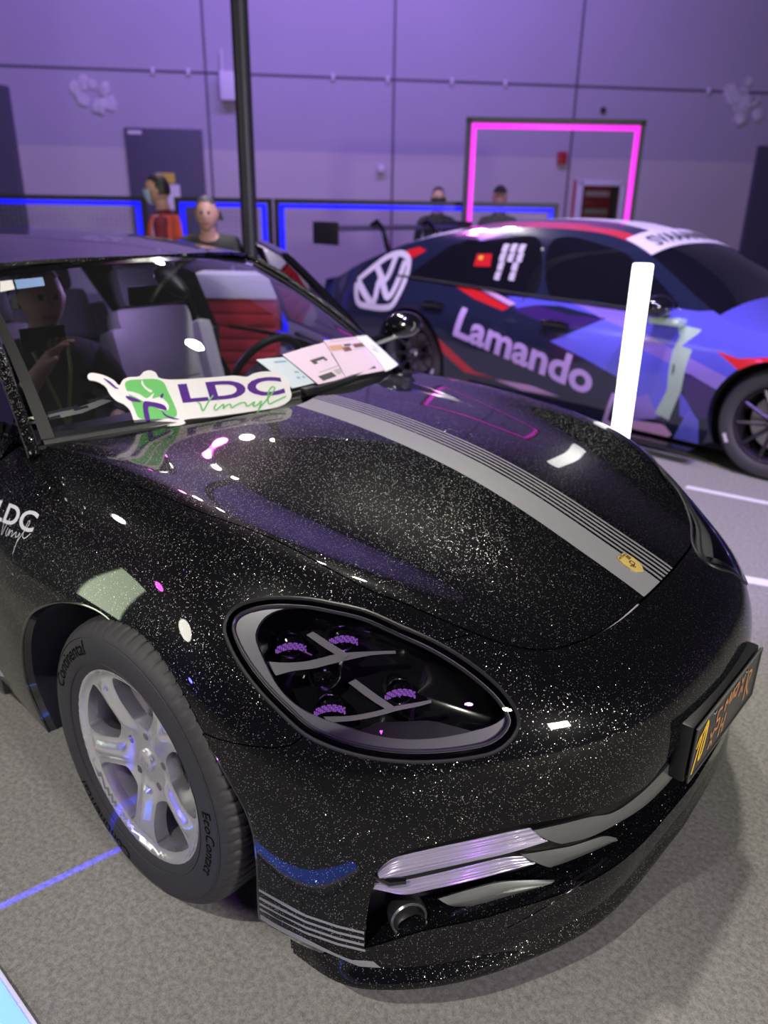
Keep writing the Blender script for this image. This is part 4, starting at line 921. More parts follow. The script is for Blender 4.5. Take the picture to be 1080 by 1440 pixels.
bm = bmesh.new(); tube(bm, [tuple(np.array(q)+[0, .012, .012]) for q in fr], .007, 6); from_bm('window_trim', bm, 'chrome', od)
bm = bmesh.new(); tube(bm, [(-.80, .80, .955), (-1.95, .80, .96)], .014, 8); from_bm('waist_trim', bm, 'trim', od)
# mirrors
for s in (-1, 1):
    par = car if s == -1 else od
    bm = bmesh.new(); bmesh.ops.create_uvsphere(bm, u_segments=20, v_segments=12, radius=1)
    for v in bm.verts:
        k_ = 1 if s == -1 else .78; v.co.x = v.co.x*.075*k_*(1 if v.co.x > 0 else .35); v.co.y *= .125*k_; v.co.z *= .075*k_
    mx_ = -.86 if s == -1 else -1.0; bmesh.ops.translate(bm, vec=(mx_, s*1.03, 1.05 if s == 1 else 1.03), verts=bm.verts); tube(bm, [(mx_, s*.80, .95), (mx_, s*.90, .985), (mx_, s*1.0, 1.01)], [.03, .022, .02], 8)
    from_bm('wing_mirror', bm, 'black_gloss', par)
# wipers
for a, b, c, lf in (((.04, -.012), (.32, .0), (.66, .014), .012), ((-.40, -.016), (-.2, -.01), (.0, .0), .003)):
    pts = [wsc(np.array(x), np.array(t), lf) for x, t in (a, b, c)]
    bm = bmesh.new(); tube(bm, resample(np.array(pts), .03), .007, 6); base = pts[0]
    w_ = from_bm('wiper', bm, 'black_plastic', car)
    if lf > .01: bm = bmesh.new(); box(bm, tuple(base), (.03, .06, .025), bev=.008); from_bm('wiper_pivot', bm, 'black_plastic', w_)
    bm = bmesh.new(); tube(bm, [tuple(q-np.array([0, 0, .008])) for q in resample(np.array(pts), .03)], .004, 5); from_bm('blade', bm, 'rubber', w_)

# ---- cabin
bm = bmesh.new(); box(bm, (-1.9, 0, .22), (2.5, 1.6, .04)); from_bm('cabin_floor', bm, 'dash', car)
bm = bmesh.new(); box(bm, (-.60, 0, .55), (.06, 1.5, .7)); from_bm('firewall', bm, 'dash', car)
def dashf(u, v):
    s = (u-.5)*2; v_ = v
    x = -.52-.24*s*s*(1-v_)-.42*v_; z = .925-.04*s*s*(1-v_)+.01*np.sin(np.pi*v_)-.10*np.clip((v_-.75)/.25, 0, 1)**2
    return np.stack([x, s*.74, z], -1)
grid('dashboard', dashf, 30, 12, 'dash', car, thick=.05)
bm = bmesh.new(); box(bm, (-1.0, 0, .72), (.16, 1.42, .30), bev=.05); box(bm, (-1.35, 0, .48), (.7, .26, .3), bev=.05); from_bm('console', bm, 'dash', car)
# instrument hood
bm = bmesh.new(); bmesh.ops.create_uvsphere(bm, u_segments=20, v_segments=12, radius=1)
bmesh.ops.scale(bm, vec=(.16, .24, .08), verts=bm.verts); bmesh.ops.translate(bm, vec=(-.88, .38, .935), verts=bm.verts); from_bm('instrument_hood', bm, 'dash', car)
sw = part('steering_wheel', car)
rotw = Matrix.Translation((-1.07, .38, .90)) @ Matrix.Rotation(R(-65), 4, 'Y')
bm = bmesh.new(); rgs = []
for k in range(40):
    a = k*2*math.pi/40; rgs.append([bm.verts.new(((.178+.016*math.cos(b))*math.cos(a), (.178+.016*math.cos(b))*math.sin(a), .016*math.sin(b))) for b in np.linspace(0, 2*math.pi, 9)[:-1]])
for k in range(40):
    for j in range(8): bm.faces.new((rgs[k][j], rgs[(k+1) % 40][j], rgs[(k+1) % 40][(j+1) % 8], rgs[k][(j+1) % 8]))
bmesh.ops.transform(bm, matrix=rotw, verts=bm.verts); from_bm('rim', bm, 'dash', sw)
bm = bmesh.new(); box(bm, (0, 0, 0), (.10, .13, .04), bev=.015)
for y in (-.1, .1): box(bm, (0, y, 0), (.035, .14, .015), bev=.005)
box(bm, (-.1, 0, 0), (.14, .03, .015), bev=.005)
bmesh.ops.transform(bm, matrix=rotw, verts=bm.verts); from_bm('hub', bm, 'dash', sw)
bm = bmesh.new()
for y in (-.085, .085): box(bm, (.0, y, .012), (.03, .05, .006), bev=.002)
bmesh.ops.transform(bm, matrix=rotw, verts=bm.verts); from_bm('spoke_trim', bm, 'chrome', sw)
def seat(x, y, back=1.):
    t = part('seat', car)
    def cush(nm, fn, nu, nv, par): return grid(nm, fn, nu, nv, 'leather', par, thick=.0)
    bm = bmesh.new(); box(bm, (x+.28, y, .50), (.54, .50, .16), bev=.06); box(bm, (x+.28, y+.24, .54), (.46, .08, .16), bev=.035); box(bm, (x+.28, y-.24, .54), (.46, .08, .16), bev=.035)
    from_bm('cushion', bm, 'leather', t)
    ro = Matrix.Rotation(R(-18), 4, 'Y')
    bm = bmesh.new(); box(bm, (0, 0, .30), (.13, .40, .62), bev=.05); box(bm, (.035, .225, .26), (.15, .09, .52), bev=.04); box(bm, (.035, -.225, .26), (.15, .09, .52), bev=.04)
    for z in (.16, .34): box(bm, (.064, 0, z), (.012, .30, .15), bev=.005)
    bmesh.ops.transform(bm, matrix=Matrix.Translation((x, y, .52)) @ ro, verts=bm.verts); bk = from_bm('backrest', bm, 'leather', t)
    bm = bmesh.new(); box(bm, (.0, 0, .70), (.10, .28, .19), bev=.045)
    bmesh.ops.transform(bm, matrix=Matrix.Translation((x, y, .52)) @ ro, verts=bm.verts); from_bm('headrest', bm, 'grey_plastic', t)
seat(-1.70, .37); seat(-1.62, -.43); seat(-2.65, .37); seat(-2.65, -.37)
bm = bmesh.new(); bmesh.ops.create_uvsphere(bm, u_segments=18, v_segments=10, radius=1); bmesh.ops.scale(bm, vec=(.10, .045, .03), verts=bm.verts)
bmesh.ops.rotate(bm, cent=(0, 0, 0), matrix=Matrix.Rotation(R(25), 3, 'Y'), verts=bm.verts); bmesh.ops.translate(bm, vec=(-1.13, 0, 1.29), verts=bm.verts); from_bm('mirror_pod', bm, 'black_plastic', car)
bm = bmesh.new(); box(bm, (-1.22, 0, 1.24), (.03, .24, .07), bev=.012); from_bm('inside_mirror', bm, 'black_plastic', car)
grid('headlining', lambda u, v: roof(u, v)-np.array([0, 0, .03]), 12, 12, 'grey_plastic', car)

# ---- wheels
def wheel(cx, flip, nm='wheel', near=True):
    """local: axle along y, outside face towards -y at y=0 (rim flange plane)"""
    w = part('wheel', car)
    w.matrix_local = Matrix.Translation((cx, -.9746*flip, .355)) @ (Matrix.Rotation(math.pi, 4, 'Z') if flip == -1 else Matrix.Identity(4))
    prof = [(.004, .236), (-.003, .247), (-.009, .262), (-.0135, .280), (-.0145, .300), (-.011, .320), (-.002, .336), (.010, .3465), (.022, .3515), (.036, .354)]
    tread = []
    for y0, y1 in ((.040, .085), (.095, .135), (.145, .185), (.195, .232)):
        tread += [(y0, .355), (y1, .355), (y1+.001, .348), (y1+.009, .348)]
    prof += tread+[(.244, .353), (.258, .346), (.268, .332), (.274, .30), (.268, .262), (.26, .24)]
    bm = bmesh.new(); seg = 432; rings = lathe(bm, prof, 'y', seg)
    for i, (a, r) in enumerate(prof):
        if r > .3455 and r != .348:
            for k in range(seg):
                if k % 6 == 0:
                    v = rings[i][k]; s = (r-.0045)/r; v.co.x *= s; v.co.z *= s
    ty = from_bm('tyre', bm, 'rubber', w, sharp=50)
    # raised circles and lettering on the sidewall
    bm = bmesh.new()
    for r, y in ((.262, -.0096), (.325, -.0095)):
        lathe(bm, [(y, r-.0012), (y-.0012, r), (y, r+.0012)], 'y', 120)
    from_bm('sidewall_rib', bm, 'rubber', ty)
    def arc(txt, a0, rr, cap, spread, nm, bold=.015):
        V, Fc = text2d(txt, 1., bold); lo, hi = V.min(0), V.max(0); q = (V-lo)/(hi[1]-lo[1]); q[:, 0] *= spread
        ang = R(a0)-q[:, 0]*cap/rr; r = rr+q[:, 1]*cap
        yy = np.interp(r, [.262, .28, .30, .32, .336], [-.009, -.0135, -.0145, -.011, -.002])-.0012
        make(nm, np.stack([r*np.cos(ang), yy, r*np.sin(ang)], -1), Fc, 'letter_rubber', ty, smooth=False)
    arc('Continental', 160, .285, .034, .98, 'tyre_lettering', .0); arc('EcoContact', 12, .288, .026, 1.0, 'tyre_lettering', .0); arc('Continental', -100, .285, .034, .98, 'tyre_lettering', .0)
    # alloy rim: five wide spokes
    ph = [51+72*k for k in range(5)]
    def wid(r): return np.interp(r, [.0, .07, .09, .12, .16, .19, .21, .225], [.046, .046, .043, .038, .037, .041, .050, .070])
    def yface(q):
        r = np.hypot(q[:, 0], q[:, 1]); a = np.degrees(np.arctan2(q[:, 1], q[:, 0]))
        d = np.min([np.abs((a-p+180) % 360-180) for p in ph], axis=0)
        base = np.interp(r, [0, .05, .075, .11, .16, .205, .220, .228, .236, .245, .25], [.034, .036, .036, .026, .016, .012, .012, .009, .001, .0, .004])
        t = np.clip(np.radians(d)*r/np.maximum(wid(r)*.8, 1e-4), 0, 1)
        ridge = .013*(1-t**2)**2*np.interp(r, [.06, .09, .19, .215], [0, 1, 1, 0])
        groove = .010*np.exp(-(np.radians(d)*r/.006)**2)*np.interp(r, [.07, .1, .17, .2], [0, 1, 1, 0])*0
        return np.stack([q[:, 0], base-ridge+groove, q[:, 1]], -1)
    holes = []
    for k in range(5):
        lo_, hi_ = ph[k], ph[k]+72
        rr = np.linspace(.098, .2185, 14)
        L = [(r*math.cos(R(lo_)+wid(r)/r), r*math.sin(R(lo_)+wid(r)/r)) for r in rr]
        Rr = [(r*math.cos(R(hi_)-wid(r)/r), r*math.sin(R(hi_)-wid(r)/r)) for r in rr]
        a0 = math.atan2(L[-1][1], L[-1][0]); a1 = math.atan2(Rr[-1][1], Rr[-1][0])
        while a1 < a0: a1 += 2*math.pi
        top = [(.2185*math.cos(a), .2185*math.sin(a)) for a in np.linspace(a0, a1, 10)[1:-1]]
        holes.append(resample(np.array(L[1:]+top+Rr[::-1][:-1]), .008, True))
        c = R(lo_+36); holes.append(np.array([(.068*math.cos(c)+.0105*math.cos(t), .068*math.sin(c)+.0105*math.sin(t)) for t in np.linspace(0, 2*math.pi, 17)[:-1]]))
    out = np.array([(.2475*math.cos(t), .2475*math.sin(t)) for t in np.linspace(0, 2*math.pi, 121)[:-1]])
    rim = sheet('rim', out, yface, .0075, 'alloy', w, holes=holes, flange=.034, sub=(0, -1, 0), fdir=(0, 1, 0))
    bm = bmesh.new(); lathe(bm, [(.012, .226), (.03, .220), (.07, .213), (.20, .213), (.24, .235)], 'y', 72); from_bm('barrel', bm, 'barrel', w)
    bm = bmesh.new(); lathe(bm, [(.026, .0005), (.0265, .020), (.029, .027), (.036, .0285)], 'y', 32); cp = from_bm('center_cap', bm, 'alloy', w)
    V, Fc, mi = [], [], []
    fn = lambda q: np.stack([q[:, 0], np.full(len(q), .0255), q[:, 1]], -1)
    for s in ([(-.012, -.009), (.006, -.012), (.012, -.002), (.009, .010), (-.009, .012), (-.012, -.009)], [(-.006, -.005), (.005, -.006), (.004, .004), (-.004, .005), (-.006, -.005)], [(.0, -.012), (.0, .006)]): strip_mesh(s, .0016, fn, V, Fc, mi)
    make('cap_emblem', V, Fc, 'print_grey', cp, mi, smooth=False)
    bm = bmesh.new()
    for k in range(5):
        c = R(ph[k]+36); lathe(bm, [(.055, .010), (.048, .010), (.048, .0005)], 'y', 12, c=(.068*math.cos(c), 0, .068*math.sin(c)))
    from_bm('wheel_bolts', bm, 'steel', w)
    bm = bmesh.new(); lathe(bm, [(.088, .085), (.086, .178), (.112, .178), (.114, .085)], 'y', 72, closed=True); lathe(bm, [(.065, .0005), (.066, .08), (.09, .085)], 'y', 48)
    from_bm('brake_disc', bm, 'steel', w)
    bm = bmesh.new()
    for k in range(9):
        a = R(-40+k*9); box(bm, (.165*math.cos(a), .075, .165*math.sin(a)), (.055, .05, .035), rot=Matrix.Rotation(-a, 3, 'Y'), bev=.008)
    from_bm('brake_caliper', bm, 'black_plastic', w)
wheel(0, 1); wheel(0, -1); wheel(-2.95, 1); wheel(-2.95, -1)
# ------------------------------------------------------------------ sign and papers on the windscreen
A_, e1_, up_, nn_ = F_['sign_frame']
def sgn(d):
    return lambda q: A_+np.outer(q[:, 0], e1_)+np.outer(q[:, 1], up_)+nn_*d*SGN
SGN = 1. if nn_[0] > 0 else -1.
so = resample(F_['sign'], .006, True)
sign = sheet('cutout_sign', so, sgn(.003), .03, ['acrylic'], None, sub=nn_*SGN, flange=.006)
tag(sign, 'white cut-out sign with a green antelope leaning at the foot of the windscreen', 'sign')
V, Fc, mi = [], [], []
def sg_poly(key, m, d, smooth_=True):
    q = resample(F_[key], .004, True) if smooth_ else F_[key]
    return sheet(m[1], q, sgn(d), .02, m[0], sign, sub=nn_*SGN)
sg_poly('sg_green', ('green', 'green_patch'), .0034)
for k in ('sg_brow', 'sg_horn2'): sg_poly(k, ('acrylic', 'antelope_head'), .0037)
for k in ('sg_neck', 'sg_ear', 'sg_chin', 'sg_eye', 'sg_hornl'): sg_poly(k, ('purple', 'antelope_marking'), .0041)
t0, t1, t2 = F_['sg_txt']; bl = t1-t0; wln = np.linalg.norm(bl); bl = bl/wln; ht = t2-t0
lettering('sign_lettering', 'LDC', lambda q: sgn(.0036)(t0+np.outer(q[:, 0], bl)+np.outer(q[:, 1], ht*.96)), 'purple', sign, .03, box_=wln)
V, Fc, mi = [], [], []
for k in ('sg_vinyl', 'sg_vinyl1', 'sg_vinyl2', 'sg_vinyl3'): strip_mesh(F_[k], .0042, sgn(.0045), V, Fc, mi)
d = F_['sg_dot'][0]; strip_mesh([d, d+[.003, .002]], .0045, sgn(.0045), V, Fc, mi)
make('sign_script', V, Fc, 'green', sign, mi, smooth=False)
def leaflet(name, key, m, lift, prints, label, group=None):
    q = F_[key]; c = q.mean(0)
    fn = lambda p: wsc(p[:, 0], p[:, 1], lift)
    qq = np.vstack([np.linspace(q[i], q[(i+1) % len(q)], 6)[:-1] for i in range(len(q))])
    o = sheet(name, qq, fn, .05, [m], None, sub=(.42, 0, .9), flange=.0015)
    tag(o, label, 'leaflet', group)
    for pm, box4 in prints:
        a, b = np.array(box4[0]), np.array(box4[1]); 
        # print areas given in fractions along the sheet's first and last edges
        e1, e2 = q[1 if len(q) == 4 else 2]-q[0], q[-1]-q[0]
        r = np.array([q[0]+e1*x+e2*y for x, y in ((a[0], a[1]), (b[0], a[1]), (b[0], b[1]), (a[0], b[1]))])
        rr = np.vstack([np.linspace(r[i], r[(i+1) % 4], 5)[:-1] for i in range(4)])
        sheet('print', rr, lambda p: wsc(p[:, 0], p[:, 1], lift+.0007), .03, [pm], o, sub=(.42, 0, .9))
    return o
leaflet('leaflet', 'sheet_blue', 'paper_blue', .010, [('print_blue', ((.45, .12), (.9, .18))), ('print_blue', ((.7, .5), (.85, .56))), ('print_blue', ((.55, .68), (.65, .74))), ('print_blue', ((.75, .68), (.85, .74)))], 'pale blue printed sheet lying under the pink leaflet on the windscreen')
leaflet('leaflet', 'sheet_pink', 'paper_pink', .013, [('print_dark', ((.28, .36), (.58, .50))), ('paper_pink', ((.36, .44), (.52, .50))), ('print_grey', ((.2, .72), (.75, .75))), ('print_dark', ((.12, .82), (.40, .97))), ('print_grey', ((.45, .80), (.6, .95))), ('print_dark', ((.62, .82), (.95, .97)))], 'pale pink leaflet with a round dark picture, left of the photo leaflet')
leaflet('leaflet', 'sheet_photo', 'paper_pink', .016, [('print_grey', ((.1, .12), (.8, .17))), ('print_tan', ((.02, .38), (.30, .72))), ('print_brown', ((.26, .58), (.44, .86))), ('print_dark', ((.34, .40), (.52, .54))), ('print_brown', ((.56, .46), (.92, .72))), ('print_grey', ((.5, .8), (.85, .84)))], 'leaflet with brown and tan product photos, middle of the windscreen papers')
leaflet('leaflet', 'sheet_white', 'paper', .0185, [('print_dark', ((.35, .30), (.60, .36))), ('print_grey', ((.1, .2), (.3, .23))), ('print_dark', ((.2, .62), (.45, .68)))], 'white leaflet at the outer end of the windscreen papers')
q = F_['dash_paper']; qq = np.vstack([np.linspace(q[i], q[(i+1) % len(q)], 6)[:-1] for i in range(len(q))])
dp = sheet('paper_strip', qq, lambda p: wsc(p[:, 0], p[:, 1], -.012), .05, ['paper_y'], None, sub=(.42, 0, .9), flange=.0015)
tag(dp, 'long cream paper lying inside the windscreen foot, left of the antelope sign', 'paper')
c = q.mean(0); d1 = q[2]-q[0]; d1 /= np.linalg.norm(d1); d2 = np.array([-d1[1], d1[0]])
V, Fc, mi = [], [], []
for x0, x1, y in ((-.12, .02, .012), (.06, .22, .022), (-.16, -.05, -.012), (.0, .05, .0)): strip_mesh([c+d1*x0+d2*y, c+d1*x1+d2*y], .012, lambda p: wsc(p[:, 0], p[:, 1], -.011), V, Fc, mi)
make('print', V, Fc, 'print_dark', dp, mi, smooth=False)
# ------------------------------------------------------------------ the race saloon behind
o_, u_, l_ = F_['vw_frame']
vw = empty('race_saloon', 'blue, lilac and navy race liveried saloon with white lettering along its doors', 'car', (o_[0], o_[1], 0), math.atan2(u_[1], u_[0]))
WD = 1.80
def nearf(q): return np.stack([q[:, 0], vs(q[:, 0], q[:, 1]), q[:, 1]], -1)
def farf(q): return np.stack([q[:, 0], WD-vs(q[:, 0], q[:, 1]), q[:, 1]], -1)
def onear(d): return lambda q: np.stack([q[:, 0], vs(q[:, 0], q[:, 1])-d, q[:, 1]], -1)
xs = np.linspace(-4.45, .9, 60)
edge = VT(xs)-.035
def varch(cx, r, a0, a1, n=24): return [(cx+r*math.cos(R(a)), .345+r*math.sin(R(a))) for a in np.linspace(a0, a1, n)]
low = [(.9, .20), (.55, .14)]+varch(0, .395, -28, 208)+[(-.45, .12), (-1.4, .12), (-2.6, .12)]+varch(-3.08, .395, -28, 208)+[(-3.6, .2), (-4.3, .32), (-4.45, .5)]
outl = list(zip(xs, edge))[::-1]
outl = [(float(a), float(b)) for a, b in low]+[(float(a), float(b)) for a, b in list(zip(xs, edge))]
lm = ['navy', 'blue', 'blue2', 'deep', 'lilac', 'pale', 'rose', 'lred', 'lwhite']
def rg(k, c): return (F_['v_'+k], lm.index(c))
regs = [rg('blueA', 'blue2'), rg('blueB', 'blue'), rg('blueC', 'blue2'), rg('blueF', 'blue'), rg('lilacA', 'lilac'), rg('dark', 'deep'), rg('lilacB', 'lilac'), rg('greyl', 'lilac'), rg('blueM', 'blue'), rg('purple', 'deep'), rg('blueL', 'blue2'), rg('sill', 'rose'), rg('snake', 'pale'), rg('red', 'lred'), rg('redA', 'lred'), rg('redB', 'lred'), rg('lilS', 'rose'), rg('lilL', 'rose'), rg('redC', 'lred')]
regs.append((np.array([(.25, .7), (.95, .55), (.95, .9), (.2, .95)]), 1))
sheet('body_side', np.array(outl), nearf, .05, lm, vw, regions=regs, sub=(0, -1, .2), flange=.05, fdir=(0, 1, 0))
sheet('body_side', np.array(outl), farf, .07, ['navy'], vw, sub=(0, 1, .2), flange=.05, fdir=(0, -1, 0))
# top skins
def topf(x0, x1, nm, mats, mi_fn=None, nu=36, nv=30, lift=0.):
    u, v = np.meshgrid(np.linspace(0, 1, nu), np.linspace(-1, 1, nv)); X = x0+(x1-x0)*u
    zt = VT(X); hw = WD/2-vs(X, zt-.035); Y = WD/2+v*hw
    Z = zt+.03-.065*np.abs(v)**2.4
    V_ = np.stack([X, Y, Z+lift], -1).reshape(-1, 3)
    Fc = [(j*nu+i, j*nu+i+1, (j+1)*nu+i+1, (j+1)*nu+i) for j in range(nv-1) for i in range(nu-1)]
    mi = None
    if mi_fn is not None: mi = [mi_fn(V_[[a, c]].mean(0)) for a, b, c, d in Fc]
    return make(nm, V_, Fc, mats, vw, mi)
def roofmi(p):
    t = (p[0]+1.3)/-2.2
    y = p[1]/WD
    if abs(y-(.20+.12*t)) < .045: return 1
    if .36 < y-.1*t < .56: return 2
    if y > .74: return 3
    return 2 if t > .72 else 0
topf(-3.35, -1.22, 'roof', ['navy', 'lred', 'lwhite', 'lilac'], roofmi)
topf(-.47, .9, 'bonnet', ['blue', 'blue2', 'lilac'], lambda p: 0 if p[1] < .9 else 1)
topf(-4.6, -4.12, 'boot', ['navy'])
topf(-4.12, -3.35, 'rear_screen', ['race_glass'])
topf(-1.22, -.47, 'windscreen', ['race_glass'])
topf(-1.30, -1.06, 'screen_banner', ['lwhite'], lift=.004)
Pb = lambda q: np.stack([-1.10-.0*q[:, 0]+(-.13)*q[:, 1], .42+.96*q[:, 0]/5.4, VT(-1.10-.13*q[:, 1])+.038-.065*np.abs((.42+.96*q[:, 0]/5.4-.9)/.62)**2.4], -1)
lettering('screen_lettering', 'SVAAANNA', Pb, 'print_dark', vw, .02, box_=5.4)
# front and rear ends
grid('front_bumper', lambda u, v: np.stack([.93+.12*np.sin(np.pi*u)-.08*np.abs(v-.4), .22+u*(WD-.44), .18+.5*v], -1), 16, 8, 'blue', vw, thick=.02)
grid('rear_bumper', lambda u, v: np.stack([-4.45-.15*np.sin(np.pi*u)**.5-.06*np.sin(np.pi*v), .2+u*(WD-.4), .35+.52*v], -1), 16, 8, 'navy', vw, thick=.02)
bm = bmesh.new(); box(bm, (-1.7, .9, .12), (4.6, 1.55, .04)); box(bm, (-1.9, .9, .5), (4.4, 1.3, .6)); from_bm('underbody', bm, 'cloth_black', vw)
bm = bmesh.new(); box(bm, (-1.5, -.0, .085), (2.1, .12, .03), bev=.008); from_bm('side_skirt', bm, 'black_gloss', vw)
# windows, pillars, seams
for k, nm in (('win_r', 'quarter_window'), ('win_rd', 'rear_door_window'), ('win_fd', 'front_door_window'), ('win_q', 'front_quarter_window')):
    sheet(nm, resample(F_['v_'+k], .04, True), onear(.006), .06, ['race_glass'], vw, sub=(0, -1, .2), flange=.01)
def line3(nm, pts, r, m, d=.008):
    P = onear(d)(np.array(pts, float)); bm = bmesh.new(); tube(bm, [tuple(q) for q in P], r, 6); return from_bm(nm, bm, m, vw)
line3('door_gap', [(-1.97, .93), (-1.95, .6), (-1.97, .2)], .006, 'trim', .001)
line3('door_gap', [(-.72, .90), (-.66, .6), (-.70, .2)], .006, 'trim', .001)
line3('window_trim', [(-3.35, .98), (-2.8, .965), (-1.95, .94), (-1.0, .93)], .010, 'trim')
for k in ('hand_r', 'hand_f'):
    c = F_['v_'+k][0]; bm = bmesh.new(); P = onear(.03)(np.array([[c[0]-.11, c[1]], [c[0]-.04, c[1]+.005], [c[0]+.04, c[1]+.005], [c[0]+.11, c[1]]])); tube(bm, [tuple(q) for q in P], [.018, .024, .024, .018], 8); h_ = from_bm('door_handle', bm, 'black_gloss', vw)
c = F_['v_mirror'][0]
bm = bmesh.new(); bmesh.ops.create_uvsphere(bm, u_segments=16, v_segments=10, radius=1); bmesh.ops.scale(bm, vec=(.11, .13, .075), verts=bm.verts)
for v in bm.verts:
    if v.co.x < 0: v.co.x *= .5
bmesh.ops.translate(bm, vec=(c[0], -.05, c[1]+.02), verts=bm.verts); tube(bm, [(c[0], .14, c[1]-.03), (c[0], .0, c[1]-.02)], .03, 8)
mr = from_bm('wing_mirror', bm, 'race_glass', vw)
bm = bmesh.new(); box(bm, (c[0]+.05, .03, c[1]-.075), (.22, .12, .05), bev=.02); from_bm('mirror_foot', bm, 'pale', mr)
# lettering and emblem
t0, t1, t2 = F_['v_txt']
def vtext(nm, s, t0, t1, t2, m, bold=.03):
    bl = t1-t0; w = np.linalg.norm(bl); bl = bl/w; up = t2-t0
    return lettering(nm, s, lambda q: onear(.006)(t0+np.outer(q[:, 0], bl)+np.outer(q[:, 1], up)), m, vw, bold, box_=w)
vtext('door_lettering', 'Lamando', t0, t1, t2*.93+t0*.07, 'ltext')
t0, t1, t2 = F_['v_txt2']; vtext('door_lettering', 'L', t0, t1, t2, 'ltext')
V, Fc, mi = [], [], []
strip_mesh(np.vstack([F_['v_ring'], ]), .052, onear(.007), V, Fc, mi); strip_mesh(F_['v_w'], .058, onear(.0075), V, Fc, mi); strip_mesh(F_['v_v'], .058, onear(.008), V, Fc, mi)
make('emblem', V, Fc, 'lwhite', vw, mi, smooth=False)
fl_ = sheet('flag', F_['v_flag'], onear(.009), .05, ['lred'], vw, sub=(0, -1, 0))
V, Fc, mi = [], [], []; q = F_['v_flag']; c = q[0]*.7+q[2]*.3; strip_mesh([c-[.02, 0], c+[.02, 0]], .03, onear(.010), V, Fc, mi); make('flag_star', V, Fc, 'amber', fl_, mi, smooth=False)
V, Fc, mi = [], [], []; cx = F_['v_cellx']; pw = np.linalg.norm(cx[1]-cx[0])*.8
for c in F_['v_cells']:
    for dz in (-.33, 0, .33): strip_mesh([c+[-.42*pw, dz*pw*1.1], c+[.42*pw, dz*pw*1.1]], pw*.24, onear(.009), V, Fc, mi)
    strip_mesh([c+[0, -.5*pw], c+[0, .5*pw]], pw*.3, onear(.0095), V, Fc, mi)
    strip_mesh([c+[-.4*pw, -.4*pw], c+[-.4*pw, .4*pw]], pw*.2, onear(.0095), V, Fc, mi)
make('window_characters', V, Fc, 'lwhite', vw, mi, smooth=False)
def vwheel(x, y, flip):
    w = part('wheel', vw); w.matrix_local = Matrix.Translation((x, y, .345)) @ (Matrix.Rotation(math.pi, 4, 'Z') if flip else Matrix.Identity(4))
    bm = bmesh.new(); lathe(bm, [(.02, .235), (.0, .25), (-.012, .285), (-.006, .318), (.015, .338), (.04, .345), (.2, .345), (.23, .335), (.24, .25)], 'y', 64); ty = from_bm('tyre', bm, 'race_tyre', w)
    for a0 in (200, 330, 90):
        V, Fc, mi = [], [], []; strip_mesh([(.29*math.cos(R(a0+d)), .29*math.sin(R(a0+d))) for d in (0, 6, 12)], .022, lambda q: np.stack([q[:, 0], np.full(len(q), -.0135), q[:, 1]], -1), V, Fc, mi)
        make('tyre_marking', V, Fc, 'lwhite', ty, mi, smooth=False)
    bm = bmesh.new(); lathe(bm, [(.012, .238), (.004, .232), (.02, .222), (.16, .212), (.2, .23)], 'y', 64)
    for k in range(10):
        a = 2*math.pi*k/10+.1
        tube(bm, [(.05*math.cos(a), .05, .05*math.sin(a)), (.13*math.cos(a), .035, .13*math.sin(a)), (.222*math.cos(a), .022, .222*math.sin(a))], [.016, .013, .012], 6)
    lathe(bm, [(.03, .0005), (.03, .045), (.06, .06)], 'y', 24)
    from_bm('rim', bm, 'race_rim', w)
    bm = bmesh.new(); lathe(bm, [(.022, .018), (.018, .03), (.026, .036), (.032, .03)], 'y', 24, closed=True); from_bm('center_nut', bm, 'chrome', w)
    bm = bmesh.new(); lathe(bm, [(.10, .0005), (.10, .17), (.12, .175)], 'y', 32); from_bm('brake_disc', bm, 'steel', w)
vwheel(0, .03, False); vwheel(-3.08, .03, False); vwheel(0, WD-.03, True); vwheel(-3.08, WD-.03, True)
for cx in (0, -3.08):
    bm = bmesh.new(); A = varch(cx, .40, -28, 208)
    for (x0, z0), (x1, z1) in zip(A[:-1], A[1:]):
        bm.faces.new([bm.verts.new(q) for q in ((x0, .06, z0), (x1, .06, z1), (x1, .5, z1), (x0, .5, z0))])
    bm.faces.new([bm.verts.new((x, .5, z)) for x, z in A])
    from_bm('arch_liner', bm, 'cloth_black', vw, smooth=False)
# rear wing on swan necks
wg = part('rear_wing', vw)
wx, wz = -4.18, 1.30
bm = bmesh.new(); pr_ = [(-.14, .0), (-.05, .035), (.06, .03), (.14, .0), (.05, -.012), (-.05, -.01)]
a = [bm.verts.new((wx+x, -.02, wz+z+.03)) for x, z in pr_]; b = [bm.verts.new((wx+x, WD+.02, wz+z+.03)) for x, z in pr_]
for i in range(6): bm.faces.new((a[i], a[(i+1) % 6], b[(i+1) % 6], b[i]))
bm.faces.new(a[::-1]); bm.faces.new(b); from_bm('blade', bm, 'black_plastic', wg)
for y in (-.02, WD+.02): bm = bmesh.new(); box(bm, (wx, y, wz), (.36, .02, .20), bev=.008); from_bm('endplate', bm, 'black_plastic', wg)
for y in (.55, WD-.55):
    bm = bmesh.new(); tube(bm, [(wx+.35, y, .95), (wx+.24, y, 1.15), (wx+.16, y, 1.34), (wx+.08, y, 1.40), (wx, y, 1.36)], .025, 8); from_bm('swan_neck', bm, 'black_gloss', wg)
# driver's seat shape seen through the screen
bm = bmesh.new(); box(bm, (-1.75, 1.25, .85), (.16, .46, .75), bev=.06, rot=Matrix.Rotation(R(-12), 3, 'Y')); from_bm('seat', bm, 'lilac', vw)

